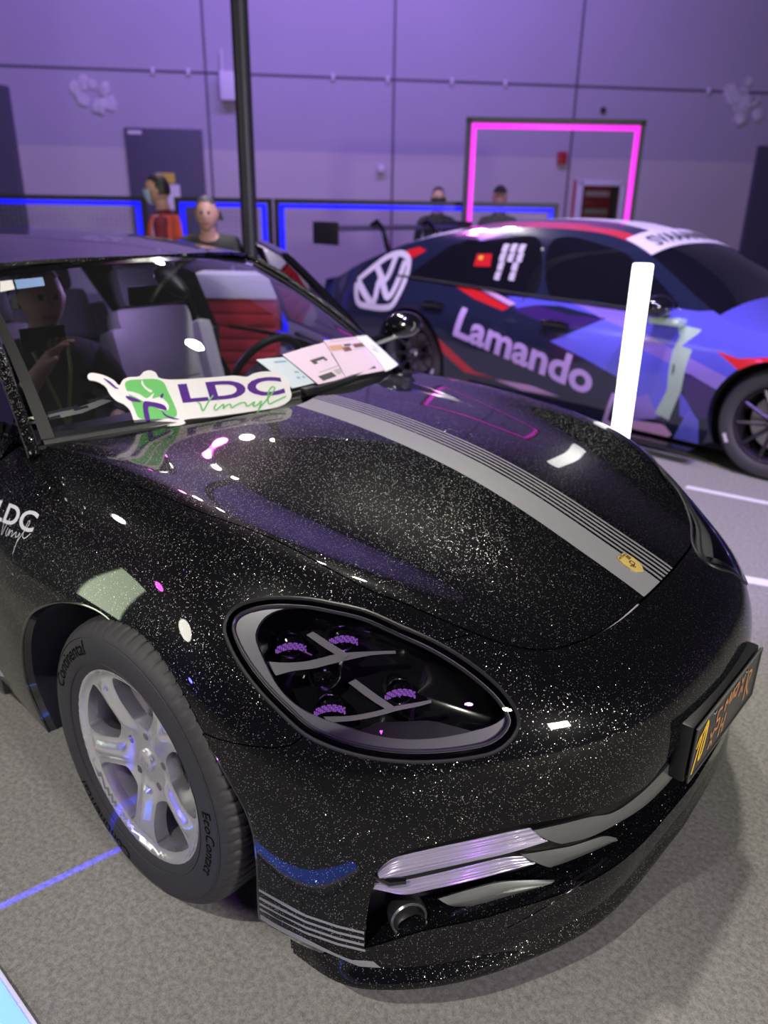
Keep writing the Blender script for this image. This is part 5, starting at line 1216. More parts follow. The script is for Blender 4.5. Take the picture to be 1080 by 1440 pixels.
# ------------------------------------------------------------------ people
def person(name, label, loc, face, J, cloth, skin_from, hair='hair', extras=(), scale=1., fingers=True, head_turn=0., mats_more=()):
    """one continuous skinned body; J: joint positions (x forward, y left, z up) in the person's own frame"""
    vs_, es, rad, lab = [], [], [], []
    def add(p, r, par=None, l='cloth'):
        vs_.append(tuple(p)); rad.append(r if isinstance(r, tuple) else (r, r)); lab.append(l)
        if par is not None: es.append((par, len(vs_)-1))
        return len(vs_)-1
    pel = add(J['pelvis'], (.125, .165)); sp = add(J['spine'], (.11, .145), pel); ch = add(J['chest'], (.115, .165), sp); nb = add(J['neckbase'], (.07, .085), ch); nk = add(J['neck'], .052, nb, 'skin'); hd = add(J['head'], .07, nk, 'skin')
    for s in 'lr':
        sh = add(J['sh_'+s], .062, ch); el = add(J['el_'+s], .046, sh); fa = add([(a*.55+b*.45) for a, b in zip(J['el_'+s], J['wr_'+s])], .040, el); wr = add(J['wr_'+s], .029, fa, 'skin')
        d = Vector(J['wr_'+s])-Vector(J['el_'+s]); d.normalize(); side = Vector((0, 0, 1)).cross(d)
        if side.length < .1: side = Vector((1, 0, 0))
        side.normalize(); w0 = Vector(J['wr_'+s]); nrm = d.cross(side)
        pm = add(w0+d*.055, .030, wr, 'skin')
        if fingers:
            for k, (o, L) in enumerate(((-.030, .068), (-.010, .080), (.010, .076), (.030, .060))):
                b0 = add(w0+d*.085+side*o, .0105, pm, 'skin'); b1 = add(w0+d*(.085+L*.5)+side*o*1.1-nrm*.010, .0092, b0, 'skin'); add(w0+d*(.085+L*.8)+side*o*1.1-nrm*.030, .0078, b1, 'skin')
            t0_ = add(w0+d*.05-side*.038-nrm*.012, .0115, pm, 'skin'); add(w0+d*.085-side*.052-nrm*.026, .0098, t0_, 'skin')
        hp = add(J['hip_'+s], .092, pel); kn = add(J['kn_'+s], .062, hp); an = add(J['an_'+s], .044, kn); add(J['toe_'+s], .038, an)
    me = bpy.data.meshes.new(name); me.from_pydata(vs_, es, []); o = bpy.data.objects.new(name, me); COL.objects.link(o)
    md = o.modifiers.new('skin', 'SKIN'); md.use_smooth_shade = True
    sv = me.skin_vertices[0].data
    for i, r in enumerate(rad): sv[i].radius = r; sv[i].use_root = (i == 0)
    ss = o.modifiers.new('sub', 'SUBSURF'); ss.levels = 1; ss.render_levels = 1
    bpy.context.view_layer.update(); dg = bpy.context.evaluated_depsgraph_get()
    m2 = bpy.data.meshes.new_from_object(o.evaluated_get(dg)); bpy.data.objects.remove(o)
    bm = bmesh.new(); bm.from_mesh(m2)
    segs = [(np.array(vs_[a]), np.array(vs_[b]), lab[b]) for a, b in es]
    A = np.array([s[0] for s in segs]); B = np.array([s[1] for s in segs]); AB = B-A; L2 = (AB**2).sum(1)
    for f in bm.faces:
        c = np.array(f.calc_center_median()); t = np.clip(((c-A)*AB).sum(1)/L2, 0, 1); d2 = ((A+t[:, None]*AB-c)**2).sum(1); k = d2.argmin()
        f.material_index = 1 if segs[k][2] == 'skin' and (t[k] > .35 or lab[es[k][0]] == 'skin') else 0
        f.smooth = True
    # head: modelled skull with brow, nose, jaw, ears, eyes and mouth, merged into the same body mesh
    hc = Vector(J['head'])+Vector((.012, 0, .055)); rotm = Matrix.Rotation(head_turn, 3, 'Z')
    r = bmesh.ops.create_uvsphere(bm, u_segments=28, v_segments=20, radius=1); hv = r['verts']
    for v in hv:
        x, y, z = v.co
        X, Y, Z = x*.098, y*.076, z*.118
        if z < 0: X *= 1-.18*z*z*(1 if x < 0 else .4); Y *= 1-.30*z*z
        if x > 0:
            g = math.exp(-(y/.16)**2-((z+.08)/.20)**2); X += .022*g                      # nose
            X -= .008*math.exp(-((abs(y)-.36)/.16)**2-((z-.10)/.10)**2)                   # eye sockets
            X += .005*math.exp(-((z-.28)/.12)**2)*(1-y*y); X += .006*math.exp(-((z+.52)/.10)**2-(y/.3)**2)+.008*math.exp(-((z+.86)/.14)**2-(y/.35)**2)
        Y += math.copysign(.014, y)*math.exp(-((abs(y)-.97)/.12)**2-((z+.02)/.22)**2-((x+.08)/.16)**2) if abs(y) > .5 else 0
        v.co = hc+rotm @ Vector((X, Y, Z))
    for f in {f for v in hv for f in v.link_faces}:
        c = rotm.transposed() @ (f.calc_center_median()-hc); f.smooth = True; f.material_index = 1
        if c.x > .06 and abs(abs(c.y)-.029) < .009 and abs(c.z-.014) < .006: f.material_index = 3
        if c.x > .06 and abs(c.y) < .022 and abs(c.z+.060) < .007: f.material_index = 2
    bmesh.ops.recalc_face_normals(bm, faces=bm.faces[:])
    mm = bpy.data.meshes.new(name); bm.to_mesh(mm); bm.free(); bpy.data.meshes.remove(m2)
    for m in (cloth, 'skin', 'lips', 'eye'): mm.materials.append(M[m])
    po = bpy.data.objects.new(name, mm); COL.objects.link(po); po.location = loc; po.rotation_euler = (0, 0, face); po.scale = (scale,)*3
    tag(po, label, 'person')
    def cap_part(nm, m, fn, lift):
        bmh = bmesh.new(); rr = bmesh.ops.create_uvsphere(bmh, u_segments=28, v_segments=20, radius=1)
        dele = []
        for v in rr['verts']:
            x, y, z = v.co
            if not fn(x, y, z): dele.append(v); continue
            v.co = hc+rotm @ Vector((x*(.098+lift), y*(.076+lift), z*(.118+lift)))
        bmesh.ops.delete(bmh, geom=dele, context='VERTS'); bmesh.ops.solidify(bmh, geom=bmh.faces[:], thickness=.004)
        return from_bm(nm, bmh, m, po, sharp=60)
    if hair: cap_part('hair', hair, lambda x, y, z: z > .36+.34*max(x, -.35) or (x < -.2 and z > -.40) or (abs(y) > .7 and z > -.02 and x < .12), .006)
    for e in extras: e(po, hc, rotm, cap_part, J)
    return po
def stand(**k):
    J = dict(pelvis=(0, 0, .95), spine=(.0, 0, 1.12), chest=(.01, 0, 1.32), neckbase=(0, 0, 1.45), neck=(.012, 0, 1.52), head=(.03, 0, 1.585),
             sh_l=(0, .185, 1.405), el_l=(-.03, .235, 1.12), wr_l=(.06, .245, .88), sh_r=(0, -.185, 1.405), el_r=(-.03, -.235, 1.12), wr_r=(.06, -.245, .88),
             hip_l=(0, .09, .90), kn_l=(.02, .10, .50), an_l=(-.01, .105, .085), toe_l=(.14, .12, .04), hip_r=(0, -.09, .90), kn_r=(.02, -.10, .50), an_r=(-.01, -.105, .085), toe_r=(.14, -.12, .04))
    J.update(k); return J
def x_mask(po, hc, rm, cp, J): cp('face_mask', 'mask', lambda x, y, z: x > .35 and -.85 < z < .02, .022)
def x_cap(po, hc, rm, cp, J):
    cp('cap', 'cloth_black', lambda x, y, z: z > .34, .014)
    b = bmesh.new(); bmesh.ops.create_cube(b, size=1); bmesh.ops.scale(b, vec=(.09, .13, .012), verts=b.verts); bmesh.ops.translate(b, vec=(.135, 0, .058), verts=b.verts); bmesh.ops.rotate(b, cent=(0, 0, 0), matrix=rm, verts=b.verts); bmesh.ops.translate(b, vec=hc, verts=b.verts); from_bm('cap_peak', b, 'cloth_black', po)
def x_hood(po, hc, rm, cp, J): cp('hood', 'cloth_black', lambda x, y, z: not (x > .45 and -.5 < z < .35), .018)
def x_blackmask(po, hc, rm, cp, J): cp('face_mask', 'cloth_black', lambda x, y, z: x > .3 and -.85 < z < .05, .022)
def torso_shell(nm, m, z0, z1, grow, seg=24, par=None, J=None, cols=None):
    b = bmesh.new(); rings = []
    zs = np.linspace(z0, z1, 9)
    for z in zs:
        rx = np.interp(z, [.9, 1.1, 1.3, 1.42, 1.47], [.135, .12, .13, .11, .08])+grow; ry = np.interp(z, [.9, 1.1, 1.3, 1.42, 1.47], [.175, .16, .19, .17, .10])+grow
        cx = np.interp(z, [.9, 1.32, 1.45], [0, .01, 0]); rings.append([b.verts.new((cx+rx*math.cos(t), ry*math.sin(t), z)) for t in np.linspace(0, 2*math.pi, seg+1)[:-1]])
    for i in range(8):
        for k in range(seg):
            f = b.faces.new((rings[i][k], rings[i][(k+1) % seg], rings[i+1][(k+1) % seg], rings[i+1][k]))
            f.material_index = 1 if (i in (3,) or k in (4, 5, 19, 20)) and len(m) > 1 else 0
    return from_bm(nm, b, m, par)
def x_vest(po, hc, rm, cp, J): torso_shell('safety_vest', ['vest', 'vest_pink'], .92, 1.45, .012, par=po)
def x_badge(po, hc, rm, cp, J):
    b = bmesh.new(); box(b, (.155, .03, 1.27), (.004, .05, .035)); from_bm('chest_print', b, 'print_grey', po)
def x_collar(po, hc, rm, cp, J):
    b = bmesh.new(); lathe(b, [(1.43, .098), (1.47, .085), (1.49, .074), (1.485, .066)], 'z', 24); from_bm('collar', b, 'cloth_olive', po)
AIM = lambda x, y, tx, ty: math.atan2(ty-y, tx-x)
person('person', 'person in a maroon top, orange vest and pale blue mask, before the grey door', (-4.493, 2.271, 0), R(222), stand(), 'cloth_maroon', None, extras=(x_vest, x_mask), scale=1.0)
gm = stand(pelvis=(-.1, 0, .90), hip_l=(-.1, .09, .86), hip_r=(-.1, -.09, .86), spine=(.03, 0, 1.04), chest=(.14, 0, 1.20), neckbase=(.20, 0, 1.31), neck=(.235, 0, 1.365), head=(.265, 0, 1.42), sh_l=(.15, .185, 1.27), sh_r=(.15, -.185, 1.27), el_l=(.20, .24, 1.0), el_r=(.20, -.24, 1.0), wr_l=(.32, .18, .84), wr_r=(.32, -.18, .84))
person('person', 'grey-haired person in a dark olive jacket leaning beyond the black car roof', GREYM, AIM(GREYM[0], GREYM[1], 1.0, -2.2), gm, 'cloth_olive', None, hair='hair_grey', extras=(x_collar,), scale=1.0)
bl = stand(el_l=(.05, .24, 1.12), wr_l=(.22, .06, 1.16), el_r=(.05, -.24, 1.12), wr_r=(.24, -.06, 1.18))
person('person', 'person in black with a dark face covering, hands together, behind the rear wing', BLK[0], AIM(-3.09, 4.136, 1.3, -1.7)+R(8), bl, 'cloth_black', None, extras=(x_blackmask, x_badge), scale=BLKS[0])
person('person', 'person in black wearing a black cap, standing inside the magenta frame', BLK[1], AIM(-2.67, 4.496, 1.3, -1.7), stand(), 'cloth_black', None, extras=(x_cap, x_badge), scale=BLKS[1])
# passenger in the black car
px_ = dict(pelvis=(0, 0, .60), spine=(-.05, 0, .76), chest=(-.09, 0, .94), neckbase=(-.11, 0, 1.06), neck=(-.09, 0, 1.12), head=(-.06, 0, 1.175),
           sh_l=(-.09, .185, 1.02), el_l=(.10, .22, .84), wr_l=(.28, .10, .80), sh_r=(-.09, -.185, 1.02), el_r=(.16, -.22, .86), wr_r=(.24, -.10, 1.03),
           hip_l=(.02, .09, .60), kn_l=(.42, .12, .62), an_l=(.62, .12, .30), toe_l=(.74, .12, .27), hip_r=(.02, -.09, .60), kn_r=(.42, -.12, .62), an_r=(.62, -.12, .30), toe_r=(.74, -.12, .27))
def x_lany(po, hc, rm, cp, J):
    b = bmesh.new(); tube(b, [(-.06, .07, 1.08), (.02, .05, .98), (.05, .02, .86), (.08, .0, .76)], .007, 6); tube(b, [(-.06, -.07, 1.08), (.02, -.05, .98), (.05, -.02, .86), (.08, .0, .76)], .007, 6); from_bm('lanyard', b, 'lanyard', po)
    b = bmesh.new(); box(b, (.085, 0, .72), (.004, .055, .08)); from_bm('badge_card', b, 'paper', po)
    
person('person', 'person in dark clothes with a lime lanyard, sitting in the passenger seat', (-1.43, -.33, 0), R(-12), px_, 'cloth_black', None, extras=(x_lany,))
ph_ = boxo('phone', (-1.175, -.48, 1.135), (.010, .155, .078), 'black_gloss', None, bev=.004, rot=None)
tag(ph_, 'dark phone held up by the person in the passenger seat', 'phone')
# ------------------------------------------------------------------ the hall
C0 = np.array(CAMP[:3])
Wa, Wb = np.array([-12.439, 4.821]), np.array([-3.687, 14.575])      # two points of the back wall foot
wd = (Wb-Wa)/np.linalg.norm(Wb-Wa); wn = np.array([wd[1], -wd[0]])     # wall direction and normal into the hall
if wn@(C0[:2]-Wa) < 0: wn = -wn
wz = math.atan2(wd[1], wd[0])
WM = Matrix.Translation((Wa[0], Wa[1], 0)) @ Matrix.Rotation(wz, 4, 'Z')   # wall frame: X along, -Y into the hall
def carpet():
    m = bpy.data.materials.new('grey carpet'); nt, b = nodes(m); L = nt.links.new
    tc = nt.nodes.new('ShaderNodeTexCoord')
    n1 = nt.nodes.new('ShaderNodeTexNoise'); n1.inputs['Scale'].default_value = 75; n1.inputs['Detail'].default_value = 6; n1.inputs['Roughness'].default_value = .7
    n2 = nt.nodes.new('ShaderNodeTexNoise'); n2.inputs['Scale'].default_value = 420; n2.inputs['Detail'].default_value = 2
    L(tc.outputs['Object'], n1.inputs['Vector']); L(tc.outputs['Object'], n2.inputs['Vector'])
    cr = nt.nodes.new('ShaderNodeValToRGB'); cr.color_ramp.elements[0].position = .34; cr.color_ramp.elements[1].position = .68
    cr.color_ramp.elements[0].color = (.115, .112, .104, 1); cr.color_ramp.elements[1].color = (.37, .362, .335, 1)
    mx = nt.nodes.new('ShaderNodeMath'); mx.operation = 'MULTIPLY_ADD'; mx.inputs[1].default_value = .35; L(n2.outputs['Fac'], mx.inputs[0])
    m3 = nt.nodes.new('ShaderNodeMath'); m3.operation = 'MULTIPLY'; m3.inputs[1].default_value = .65; L(n1.outputs['Fac'], m3.inputs[0]); L(m3.outputs[0], mx.inputs[2])
    L(mx.outputs[0], cr.inputs['Fac']); L(cr.outputs['Color'], b.inputs['Base Color']); b.inputs['Roughness'].default_value = .95
    bp = nt.nodes.new('ShaderNodeBump'); bp.inputs['Strength'].default_value = .5; bp.inputs['Distance'].default_value = .003; L(mx.outputs[0], bp.inputs['Height']); L(bp.outputs['Normal'], b.inputs['Normal'])
    return m
def wall_lightstep():
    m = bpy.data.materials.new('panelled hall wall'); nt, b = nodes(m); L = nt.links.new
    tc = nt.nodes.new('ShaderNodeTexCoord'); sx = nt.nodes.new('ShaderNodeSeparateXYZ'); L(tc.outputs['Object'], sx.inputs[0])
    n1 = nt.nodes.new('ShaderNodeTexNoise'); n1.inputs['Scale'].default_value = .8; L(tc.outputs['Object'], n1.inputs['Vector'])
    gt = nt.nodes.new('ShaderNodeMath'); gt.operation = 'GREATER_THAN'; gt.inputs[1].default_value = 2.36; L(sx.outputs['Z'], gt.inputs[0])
    mx = nt.nodes.new('ShaderNodeMixRGB'); mx.inputs['Color1'].default_value = (.60, .56, .56, 1); mx.inputs['Color2'].default_value = (.47, .44, .52, 1); L(gt.outputs[0], mx.inputs['Fac'])  # light step painted in: neutral below, purplish above where the wash falls
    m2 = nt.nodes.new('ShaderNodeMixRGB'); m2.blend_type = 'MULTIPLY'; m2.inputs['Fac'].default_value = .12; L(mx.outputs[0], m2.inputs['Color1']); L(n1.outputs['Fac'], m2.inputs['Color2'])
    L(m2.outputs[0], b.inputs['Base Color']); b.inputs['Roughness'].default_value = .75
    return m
M['decal_white'] = mat('white decal', (.95, .93, .97), .6)
M['carpet'] = carpet(); M['wall'] = wall_lightstep()
fl = make('floor', [(-16, -8, 0), (9, -8, 0), (9, 18, 0), (-16, 18, 0)], [(0, 1, 2, 3)], 'carpet', smooth=False); struct(fl)
def wbox(name, c, s, m, par=None, bev=0.):
    """box in the wall frame: c = (along, out from wall, height)"""
    o = boxo(name, (0, 0, 0), s, m, None, bev)
    mw = WM @ Matrix.Translation((c[0], -c[1] if IN < 0 else c[1], c[2]))
    if par is not None: o.parent = par; o.matrix_parent_inverse = par.matrix_world.inverted()
    o.matrix_world = mw
    return o
IN = -1 if (WM.to_3x3() @ Vector((0, -1, 0))).xy.dot(Vector(wn)) > 0 else 1
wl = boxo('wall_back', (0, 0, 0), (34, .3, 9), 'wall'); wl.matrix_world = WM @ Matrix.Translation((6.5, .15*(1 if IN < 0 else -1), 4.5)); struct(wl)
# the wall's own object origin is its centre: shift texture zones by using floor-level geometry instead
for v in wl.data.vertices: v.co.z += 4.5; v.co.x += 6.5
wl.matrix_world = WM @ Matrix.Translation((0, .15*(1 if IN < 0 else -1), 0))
# panel joints
for i, x in enumerate(WALLJ): j = wbox('trim_%d' % (i+1), (x, .004, 4.5), (.035, .012, 9), 'door_grey'); struct(j)
for i, (z,) in enumerate(((3.5,),)): j = wbox('trim_%d' % (len(WALLJ)+1), (6.5, .004, z), (34, .012, .035), 'door_grey'); struct(j)
for i, x in enumerate(WALLFIX):
    w = wbox('wall_clip', (x, .03, 3.5), (.05, .05, .10), 'white_paint', bev=.01); tag(w, 'small white clip on the long wall joint', 'clip', 'white clips along the wall joint')
# door in the wall
dw = wbox('door_1', (WDOOR[0], .03, WDOOR[2]/2), (WDOOR[1], .06, WDOOR[2]), 'door_grey', bev=.01); struct(dw)
yy = wbox('door_sign', (WDOOR[0]-.02, .066, 1.90), (.30, .006, .16), 'yellow'); tag(yy, 'yellow sign stuck on the grey door', 'sign')
yy = wbox('door_notice', (WDOOR[0]-.0, .066, 1.60), (.40, .006, .40), 'paper'); tag(yy, 'white notice under the yellow sign on the grey door', 'notice')
yy = wbox('door_plate', (WDOOR[0]-WDOOR[1]/2+.17, .066, WDOOR[2]-.07), (.22, .006, .05), 'paper'); tag(yy, 'narrow white plate at the top corner of the grey door', 'plate')
# other wall furniture
wb_ = wbox('wall_box', (WBOX, .12, 3.30), (.30, .24, .42), 'white_paint', bev=.03); tag(wb_, 'pale box fixed on the wall beside the black pole', 'box')
wc = wbox('pipe', (WBOX-.10, .05, 3.66), (.03, .05, .34), 'white_paint'); wc.parent = wb_; wc.matrix_parent_inverse = wb_.matrix_world.inverted()
al = wbox('alarm_box', (WALARM, .06, 2.36), (.16, .1, .20), 'red_paint', bev=.015); tag(al, 'small red alarm box on the wall inside the magenta frame', 'alarm')
dm = wbox('camera_dome', (WDOME, .08, 2.12), (.13, .13, .13), 'white_paint', bev=.05); tag(dm, 'small white dome on the lower wall, above the race car wing', 'camera')
dt = wbox('wall_sensor', (WDOT, .03, 3.14), (.09, .05, .09), 'black_metal', bev=.02); tag(dt, 'small dark round sensor high on the wall, right of the magenta frame top', 'sensor')
cab = empty('hydrant_cabinet', 'wall cabinet with white frame and red hoses behind glass', 'cabinet'); cab.matrix_world = WM @ Matrix.Translation((WCAB, 0, 0))
def cbox(nm, c, s, m, bev=0.):
    o = boxo(nm, (c[0], -c[1] if IN < 0 else c[1], c[2]), s, m, cab, bev); return o
cbox('back', (0, .03, 1.35), (.98, .06, 1.30), 'red_paint'); 
for x in (-.40, .40): cbox('frame', (x, .08, 1.35), (.12, .08, 1.30), 'white_paint', .01)
for z in (.74, 1.96): cbox('frame', (0, .08, z), (.90, .08, .10), 'white_paint', .01)
for i, (z, m) in enumerate(((1.78, 'paper_pink'), (1.62, 'red_paint'), (1.48, 'print_grey'), (1.34, 'print_tan'), (1.20, 'paper_y'), (1.06, 'red_paint'), (.92, 'red_paint'))): cbox('shelf_item', (-.06, .085, z), (.46, .05, .10), m, .02)
cbox('side_panel', (.26, .085, 1.4), (.10, .05, 1.0), 'print_dark')
cbox('glass', (0, .125, 1.35), (.70, .006, 1.14), 'lens')
def splash(nm, x, z, r, label, seed):
    rnd = random.Random(seed); bm = bmesh.new()
    for k in range(11):
        a = rnd.random()*6.28; d = r*rnd.random(); s = r*(.18+.22*rnd.random()); n = 7
        c = (x+d*math.cos(a), z+d*1.0*math.sin(a)); vv = [bm.verts.new((c[0]+s*math.cos(t)*(.7+.5*rnd.random()), -.0016*k, c[1]+s*math.sin(t)*(.7+.5*rnd.random()))) for t in np.linspace(0, 6.283, n+1)[:-1]]
        f = bm.faces.new(vv)
    bmesh.ops.solidify(bm, geom=bm.faces[:], thickness=.004)
    o = from_bm(nm, bm, 'decal_white', smooth=False); o.matrix_world = WM @ Matrix.Translation((0, .030*IN, 0)); tag(o, label, 'decal')
splash('wall_decal', WSPL[0], 3.12, .30, 'pale splashed decal high on the wall above the grey door, to its left', 3)
splash('wall_decal', WSPL[1], 3.25, .42, 'pale splashed decal high at the far right of the wall', 8)
c1 = wbox('trim_7', (WCOL[0], .1, 1.6), (.9, .3, 3.2), 'door_grey'); struct(c1)
c2 = wbox('door_2', (WCOL[1], .06, 1.32), (1.5, .12, 2.64), 'door_grey'); struct(c2)

# barrier fences with blue light strips
def fence(p0, p1, label, z0=.05, z1=1.55):
    p0, p1 = np.array(p0[:2]), np.array(p1[:2]); d = p1-p0; w = np.linalg.norm(d); a = math.atan2(d[1], d[0])
    f = empty('led_fence', label, 'fence', (p0[0], p0[1], 0), a, 'light framed mesh fences')
    bm = bmesh.new(); box(bm, (w/2, 0, z1+.02), (w+.1, .06, .045)); box(bm, (w/2, 0, z0-.02), (w+.1, .06, .045))
    for x in (-.025, w+.025): box(bm, (x, 0, z1/2), (.05, .06, z1))
    for x in (.1, w-.1): box(bm, (x, 0, .015), (.08, .5, .03))
    from_bm('frame', bm, 'black_metal', f)
    t = .045; sd = -.034
    for c, s in (((w/2, sd, z1-.03), (w-.02, .02, t)), ((w/2, sd, z0+.03), (w-.02, .02, t)), ((.035, sd, (z0+z1)/2), (t*1.3, .02, z1-z0-.05)), ((w-.035, sd, (z0+z1)/2), (t*1.3, .02, z1-z0-.05))):
        boxo('led_strip', c, s, 'led_blue', f, bev=.004)
    bm = bmesh.new(); n = int(w/.05); MW = .004 if w < 2.2 else .0016
    for i in range(1, n): box(bm, (w*i/n, .01, (z0+z1)/2), (MW, MW, z1-z0))
    for i in range(1, int((z1-z0)/.05)): box(bm, (w/2, .012, z0+.05*i), (w, MW, MW))
    m_ = from_bm('mesh_infill', bm, 'fin', f, smooth=False)
    return f
fence(*FEN[0], 'blue-lit mesh fence at the far left, beside the person in the orange vest')
fence(*FEN[1], 'narrow blue-lit mesh fence behind the grey-haired person')
fence(*FEN[2], 'long blue-lit mesh fence behind the race car')
# magenta light frame
mf = empty('light_arch', 'tall black portal frame with a magenta light strip, behind the race car', 'frame', (MAG[0][0], MAG[0][1], 0), math.atan2(MAG[1][1]-MAG[0][1], MAG[1][0]-MAG[0][0]))
wm = math.hypot(MAG[1][0]-MAG[0][0], MAG[1][1]-MAG[0][1]); hm = MAGH
bm = bmesh.new(); box(bm, (wm/2, .03, hm+.03), (wm+.16, .10, .05)); 
for x in (-.05, wm+.05): box(bm, (x, .03, hm/2+.02), (.05, .10, hm+.04))
for x in (-.05, wm+.05): box(bm, (x, -.02, .015), (.2, .3, .03))
from_bm('frame', bm, 'black_metal', mf)
for c, s in (((wm/2, -.01, hm-.025), (wm, .03, .05)), ((0, -.01, hm/2), (.05, .03, hm)), ((wm, -.01, hm/2), (.05, .03, hm))): boxo('led_strip', c, s, 'led_magenta', mf, bev=.006)
# black pole
bm = bmesh.new(); lathe(bm, [(0, .25), (.02, .25), (.025, .065), (.03, .058), (7.5, .058)], 'z', 24); po = from_bm('pole', bm, 'black_metal'); po.location = POLE; tag(po, 'tall black pole rising behind the black car roof', 'pole')
# white light tube
lt = empty('light_column', 'upright glowing white tube lamp in front of the race car door', 'lamp', LTUBE)
bm = bmesh.new(); lathe(bm, [(.035, .0005), (.035, .042), (1.345, .042), (1.35, .036), (1.352, .0005)], 'z', 24); from_bm('tube', bm, 'led_white', lt)
bm = bmesh.new(); lathe(bm, [(0, .0005), (0, .14), (.02, .14), (.034, .05), (.034, .0005)], 'z', 24); from_bm('base', bm, 'black_metal', lt)
# red display counter seen through the windscreen
rc = empty('display_counter', 'red slatted counter with a white top, seen through the windscreen', 'counter', RED, R(41))
rw = REDW
bm = bmesh.new(); box(bm, (rw/2, .14, .49), (rw, .22, .98))
for k in range(12): box(bm, (rw/2, .02, .05+.08*k), (rw, .03, .070), bev=.006)
from_bm('body', bm, 'red_paint', rc)
bm = bmesh.new(); box(bm, (rw/2, .13, 1.06), (rw+.04, .28, .15), bev=.01); from_bm('top', bm, 'white_paint', rc)
# floor tape
def tape(P, w, label):
    P = np.array(P, float); d = P[1]-P[0]; n = np.array([-d[1], d[0]])/np.linalg.norm(d)*w/2
    V = [(*(P[0]+n), .002), (*(P[0]-n), .002), (*(P[1]-n), .002), (*(P[1]+n), .002)]
    o = make('floor_tape', V, [(0, 1, 2, 3)], 'tape', smooth=False); tag(o, label, 'tape')
tape(TAPE[0], .055, 'white tape line on the floor beside the race car front wheel')
tape(TAPE[1], .075, 'white tape line on the floor beyond the black car nose')
# light bar lying on the carpet
lb_ = empty('floor_light_bar', 'glowing ice blue light bar lying on the carpet, bottom corner', 'lamp', (LBAR[0][0], LBAR[0][1], 0), math.atan2(LBAR[1][1]-LBAR[0][1], LBAR[1][0]-LBAR[0][0]))
ln = math.hypot(LBAR[1][0]-LBAR[0][0], LBAR[1][1]-LBAR[0][1])
bm = bmesh.new(); box(bm, (ln/2, 0, .008), (ln, .07, .016), bev=.003); from_bm('housing', bm, 'white_paint', lb_)
boxo('led_strip', (ln/2, 0, .021), (ln-.02, .045, .010), 'led_cyan', lb_, bev=.004)

# ------------------------------------------------------------------ light
def lamp(name, kind, loc, aim, e, col, size=.3, size_y=None, spot=None, blend=.4):
    d = bpy.data.lights.new(name, kind); d.energy = e; d.color = col
    if kind == 'AREA':
        d.size = size
        if size_y: d.shape = 'RECTANGLE'; d.size_y = size_y
        else: d.shape = 'DISK'
    else: d.shadow_soft_size = size
    if kind == 'SPOT': d.spot_size = R(spot); d.spot_blend = blend
    o = bpy.data.objects.new(name, d); COL.objects.link(o); o.location = loc
    o.rotation_euler = (Vector(aim)-Vector(loc)).to_track_quat('-Z', 'Y').to_euler(); return o
W = bpy.data.worlds.new('hall'); SC.world = W; W.use_nodes = True
wn_ = W.node_tree; bg = wn_.nodes['Background']; tcw = wn_.nodes.new('ShaderNodeTexCoord'); sxw = wn_.nodes.new('ShaderNodeSeparateXYZ'); wn_.links.new(tcw.outputs['Generated'], sxw.inputs[0])
rp = wn_.nodes.new('ShaderNodeValToRGB'); wn_.links.new(sxw.outputs['Z'], rp.inputs['Fac'])
rp.color_ramp.elements[0].position = 0.; rp.color_ramp.elements[0].color = (.36, .28, .62, 1)
rp.color_ramp.elements[1].position = .55; rp.color_ramp.elements[1].color = (.035, .028, .07, 1)
e_ = rp.color_ramp.elements.new(.22); e_.color = (.20, .14, .42, 1)
wn_.links.new(rp.outputs['Color'], bg.inputs['Color']); bg.inputs['Strength'].default_value = WORLD
for x, y, z, ax, ay, az, e, s, sy, c in LAMPS: lamp('hall_lamp', 'AREA', (x, y, z), (ax, ay, az), e, c, s, sy)
for x, y, z, ax, ay, az, e, an, c in SPOTS: lamp('fill_spot', 'SPOT', (x, y, z), (ax, ay, az), e, c, .06, spot=an)
lamp('violet_wash', 'AREA', (Wa[0]+wd[0]*5+wn[0]*5.0, Wa[1]+wd[1]*5+wn[1]*5.0, 7.2), (Wa[0]+wd[0]*4.5, Wa[1]+wd[1]*4.5, 2.6), WASH, (.42, .25, 1.), 9, 1.)
pl_ = bpy.data.lights.new('cabin_fill', 'POINT'); pl_.energy = CAB; pl_.color = (.62, .42, 1.); pl_.shadow_soft_size = .05  # unseen violet fill, added to brighten the seats
po_ = bpy.data.objects.new('cabin_fill', pl_); COL.objects.link(po_); po_.location = (-1.60, .12, 1.28)
# narrow blue beam laid across the carpet and the wheel
p1, p2, p3 = Vector((-.203, -1.25, 0)), Vector((-.151, -.971, 0)), Vector((-.055, -.935, .385))
bp_ = p1+(p1-p2).normalized()*2.2+(p3-p2).normalized()*1.9
pn = (p1-p2).cross(p3-p2).normalized()
sd_ = bpy.data.lights.new('blue_beam', 'SPOT'); sd_.energy = 1700; sd_.color = (.02, .02, 1.); sd_.spot_size = R(40); sd_.spot_blend = .2; sd_.shadow_soft_size = .004; sd_.use_nodes = True
nt = sd_.node_tree; em = nt.nodes['Emission']; tc = nt.nodes.new('ShaderNodeTexCoord'); sx = nt.nodes.new('ShaderNodeSeparateXYZ'); nt.links.new(tc.outputs['Normal'], sx.inputs[0])
dv = nt.nodes.new('ShaderNodeMath'); dv.operation = 'DIVIDE'; nt.links.new(sx.outputs['X'], dv.inputs[0]); nt.links.new(sx.outputs['Z'], dv.inputs[1])
ab = nt.nodes.new('ShaderNodeMath'); ab.operation = 'ABSOLUTE'; nt.links.new(dv.outputs[0], ab.inputs[0])
lt_ = nt.nodes.new('ShaderNodeMath'); lt_.operation = 'LESS_THAN'; lt_.inputs[1].default_value = .0032; nt.links.new(ab.outputs[0], lt_.inputs[0])
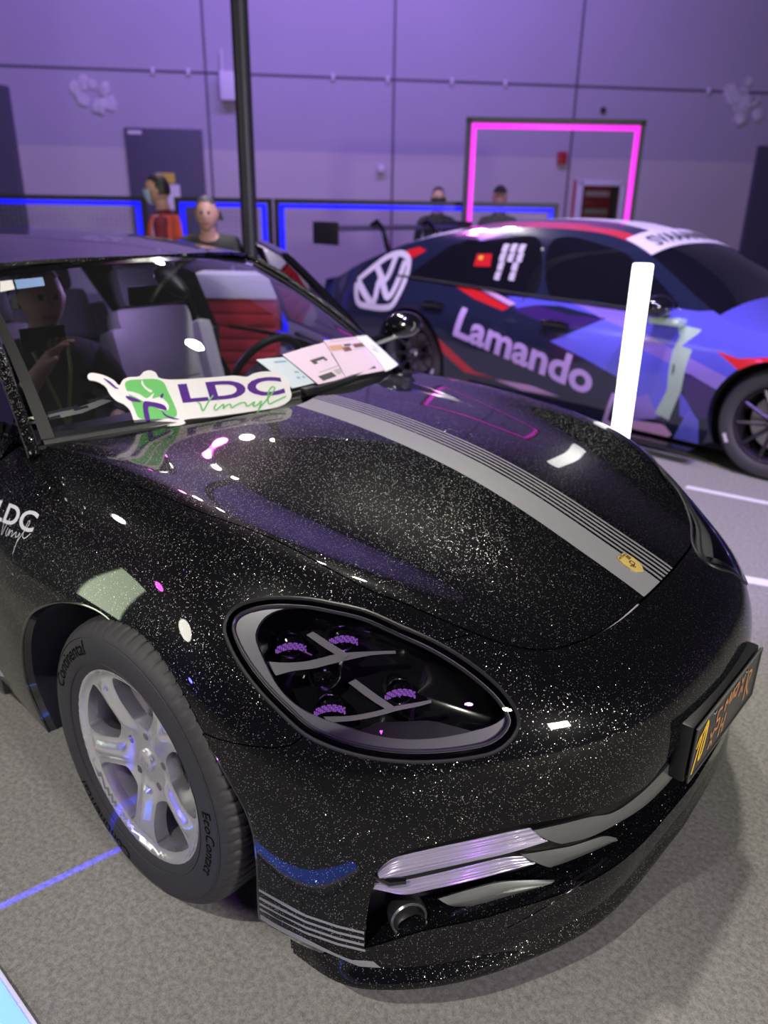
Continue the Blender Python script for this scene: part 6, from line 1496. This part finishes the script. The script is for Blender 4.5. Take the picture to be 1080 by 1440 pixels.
d2_ = nt.nodes.new('ShaderNodeMath'); d2_.operation = 'DIVIDE'; nt.links.new(sx.outputs['Y'], d2_.inputs[0]); nt.links.new(sx.outputs['Z'], d2_.inputs[1])
cut = nt.nodes.new('ShaderNodeMath'); cut.operation = 'GREATER_THAN'; nt.links.new(d2_.outputs[0], cut.inputs[0])
ml_ = nt.nodes.new('ShaderNodeMath'); ml_.operation = 'MULTIPLY'; nt.links.new(lt_.outputs[0], ml_.inputs[0]); nt.links.new(cut.outputs[0], ml_.inputs[1]); nt.links.new(ml_.outputs[0], em.inputs['Strength'])
so_ = bpy.data.objects.new('blue_beam', sd_); COL.objects.link(so_)
fw = (p2*.6+p3*.4-bp_).normalized(); xax = pn; yax = (-fw).cross(xax).normalized()
if yax.z < 0: xax, yax = -xax, -yax
dh = (p3-bp_); cut.inputs[1].default_value = -(dh.dot(yax)/dh.dot(fw))
so_.matrix_world = Matrix(((xax.x, yax.x, -fw.x, bp_.x), (xax.y, yax.y, -fw.y, bp_.y), (xax.z, yax.z, -fw.z, bp_.z), (0, 0, 0, 1)))

# ------------------------------------------------------------------ camera
cd = bpy.data.cameras.new('camera'); cd.sensor_fit = 'VERTICAL'; cd.sensor_height = 36; cd.lens = CAMP[6]*36/1440; cd.clip_start = .05
cd.dof.use_dof = True; cd.dof.focus_distance = 1.62; cd.dof.aperture_fstop = 2.3
co = bpy.data.objects.new('camera', cd); COL.objects.link(co)
yw, pt, ro = CAMP[3:6]
f3 = np.array([math.cos(yw)*math.cos(pt), math.sin(yw)*math.cos(pt), -math.sin(pt)]); r3 = np.array([math.sin(yw), -math.cos(yw), 0]); u3 = np.cross(r3, f3)
r4 = r3*math.cos(ro)+u3*math.sin(ro); u4 = np.cross(r4, f3)
co.matrix_world = Matrix(((r4[0], u4[0], -f3[0], CAMP[0]), (r4[1], u4[1], -f3[1], CAMP[1]), (r4[2], u4[2], -f3[2], CAMP[2]), (0, 0, 0, 1)))
SC.camera = co
SC.view_settings.view_transform = 'Standard'; SC.view_settings.look = 'None'; SC.view_settings.gamma = 1; SC.view_settings.exposure = EXPO
SC.view_settings.use_curve_mapping = False
SC.cycles.max_bounces = 8; SC.cycles.transparent_max_bounces = 16
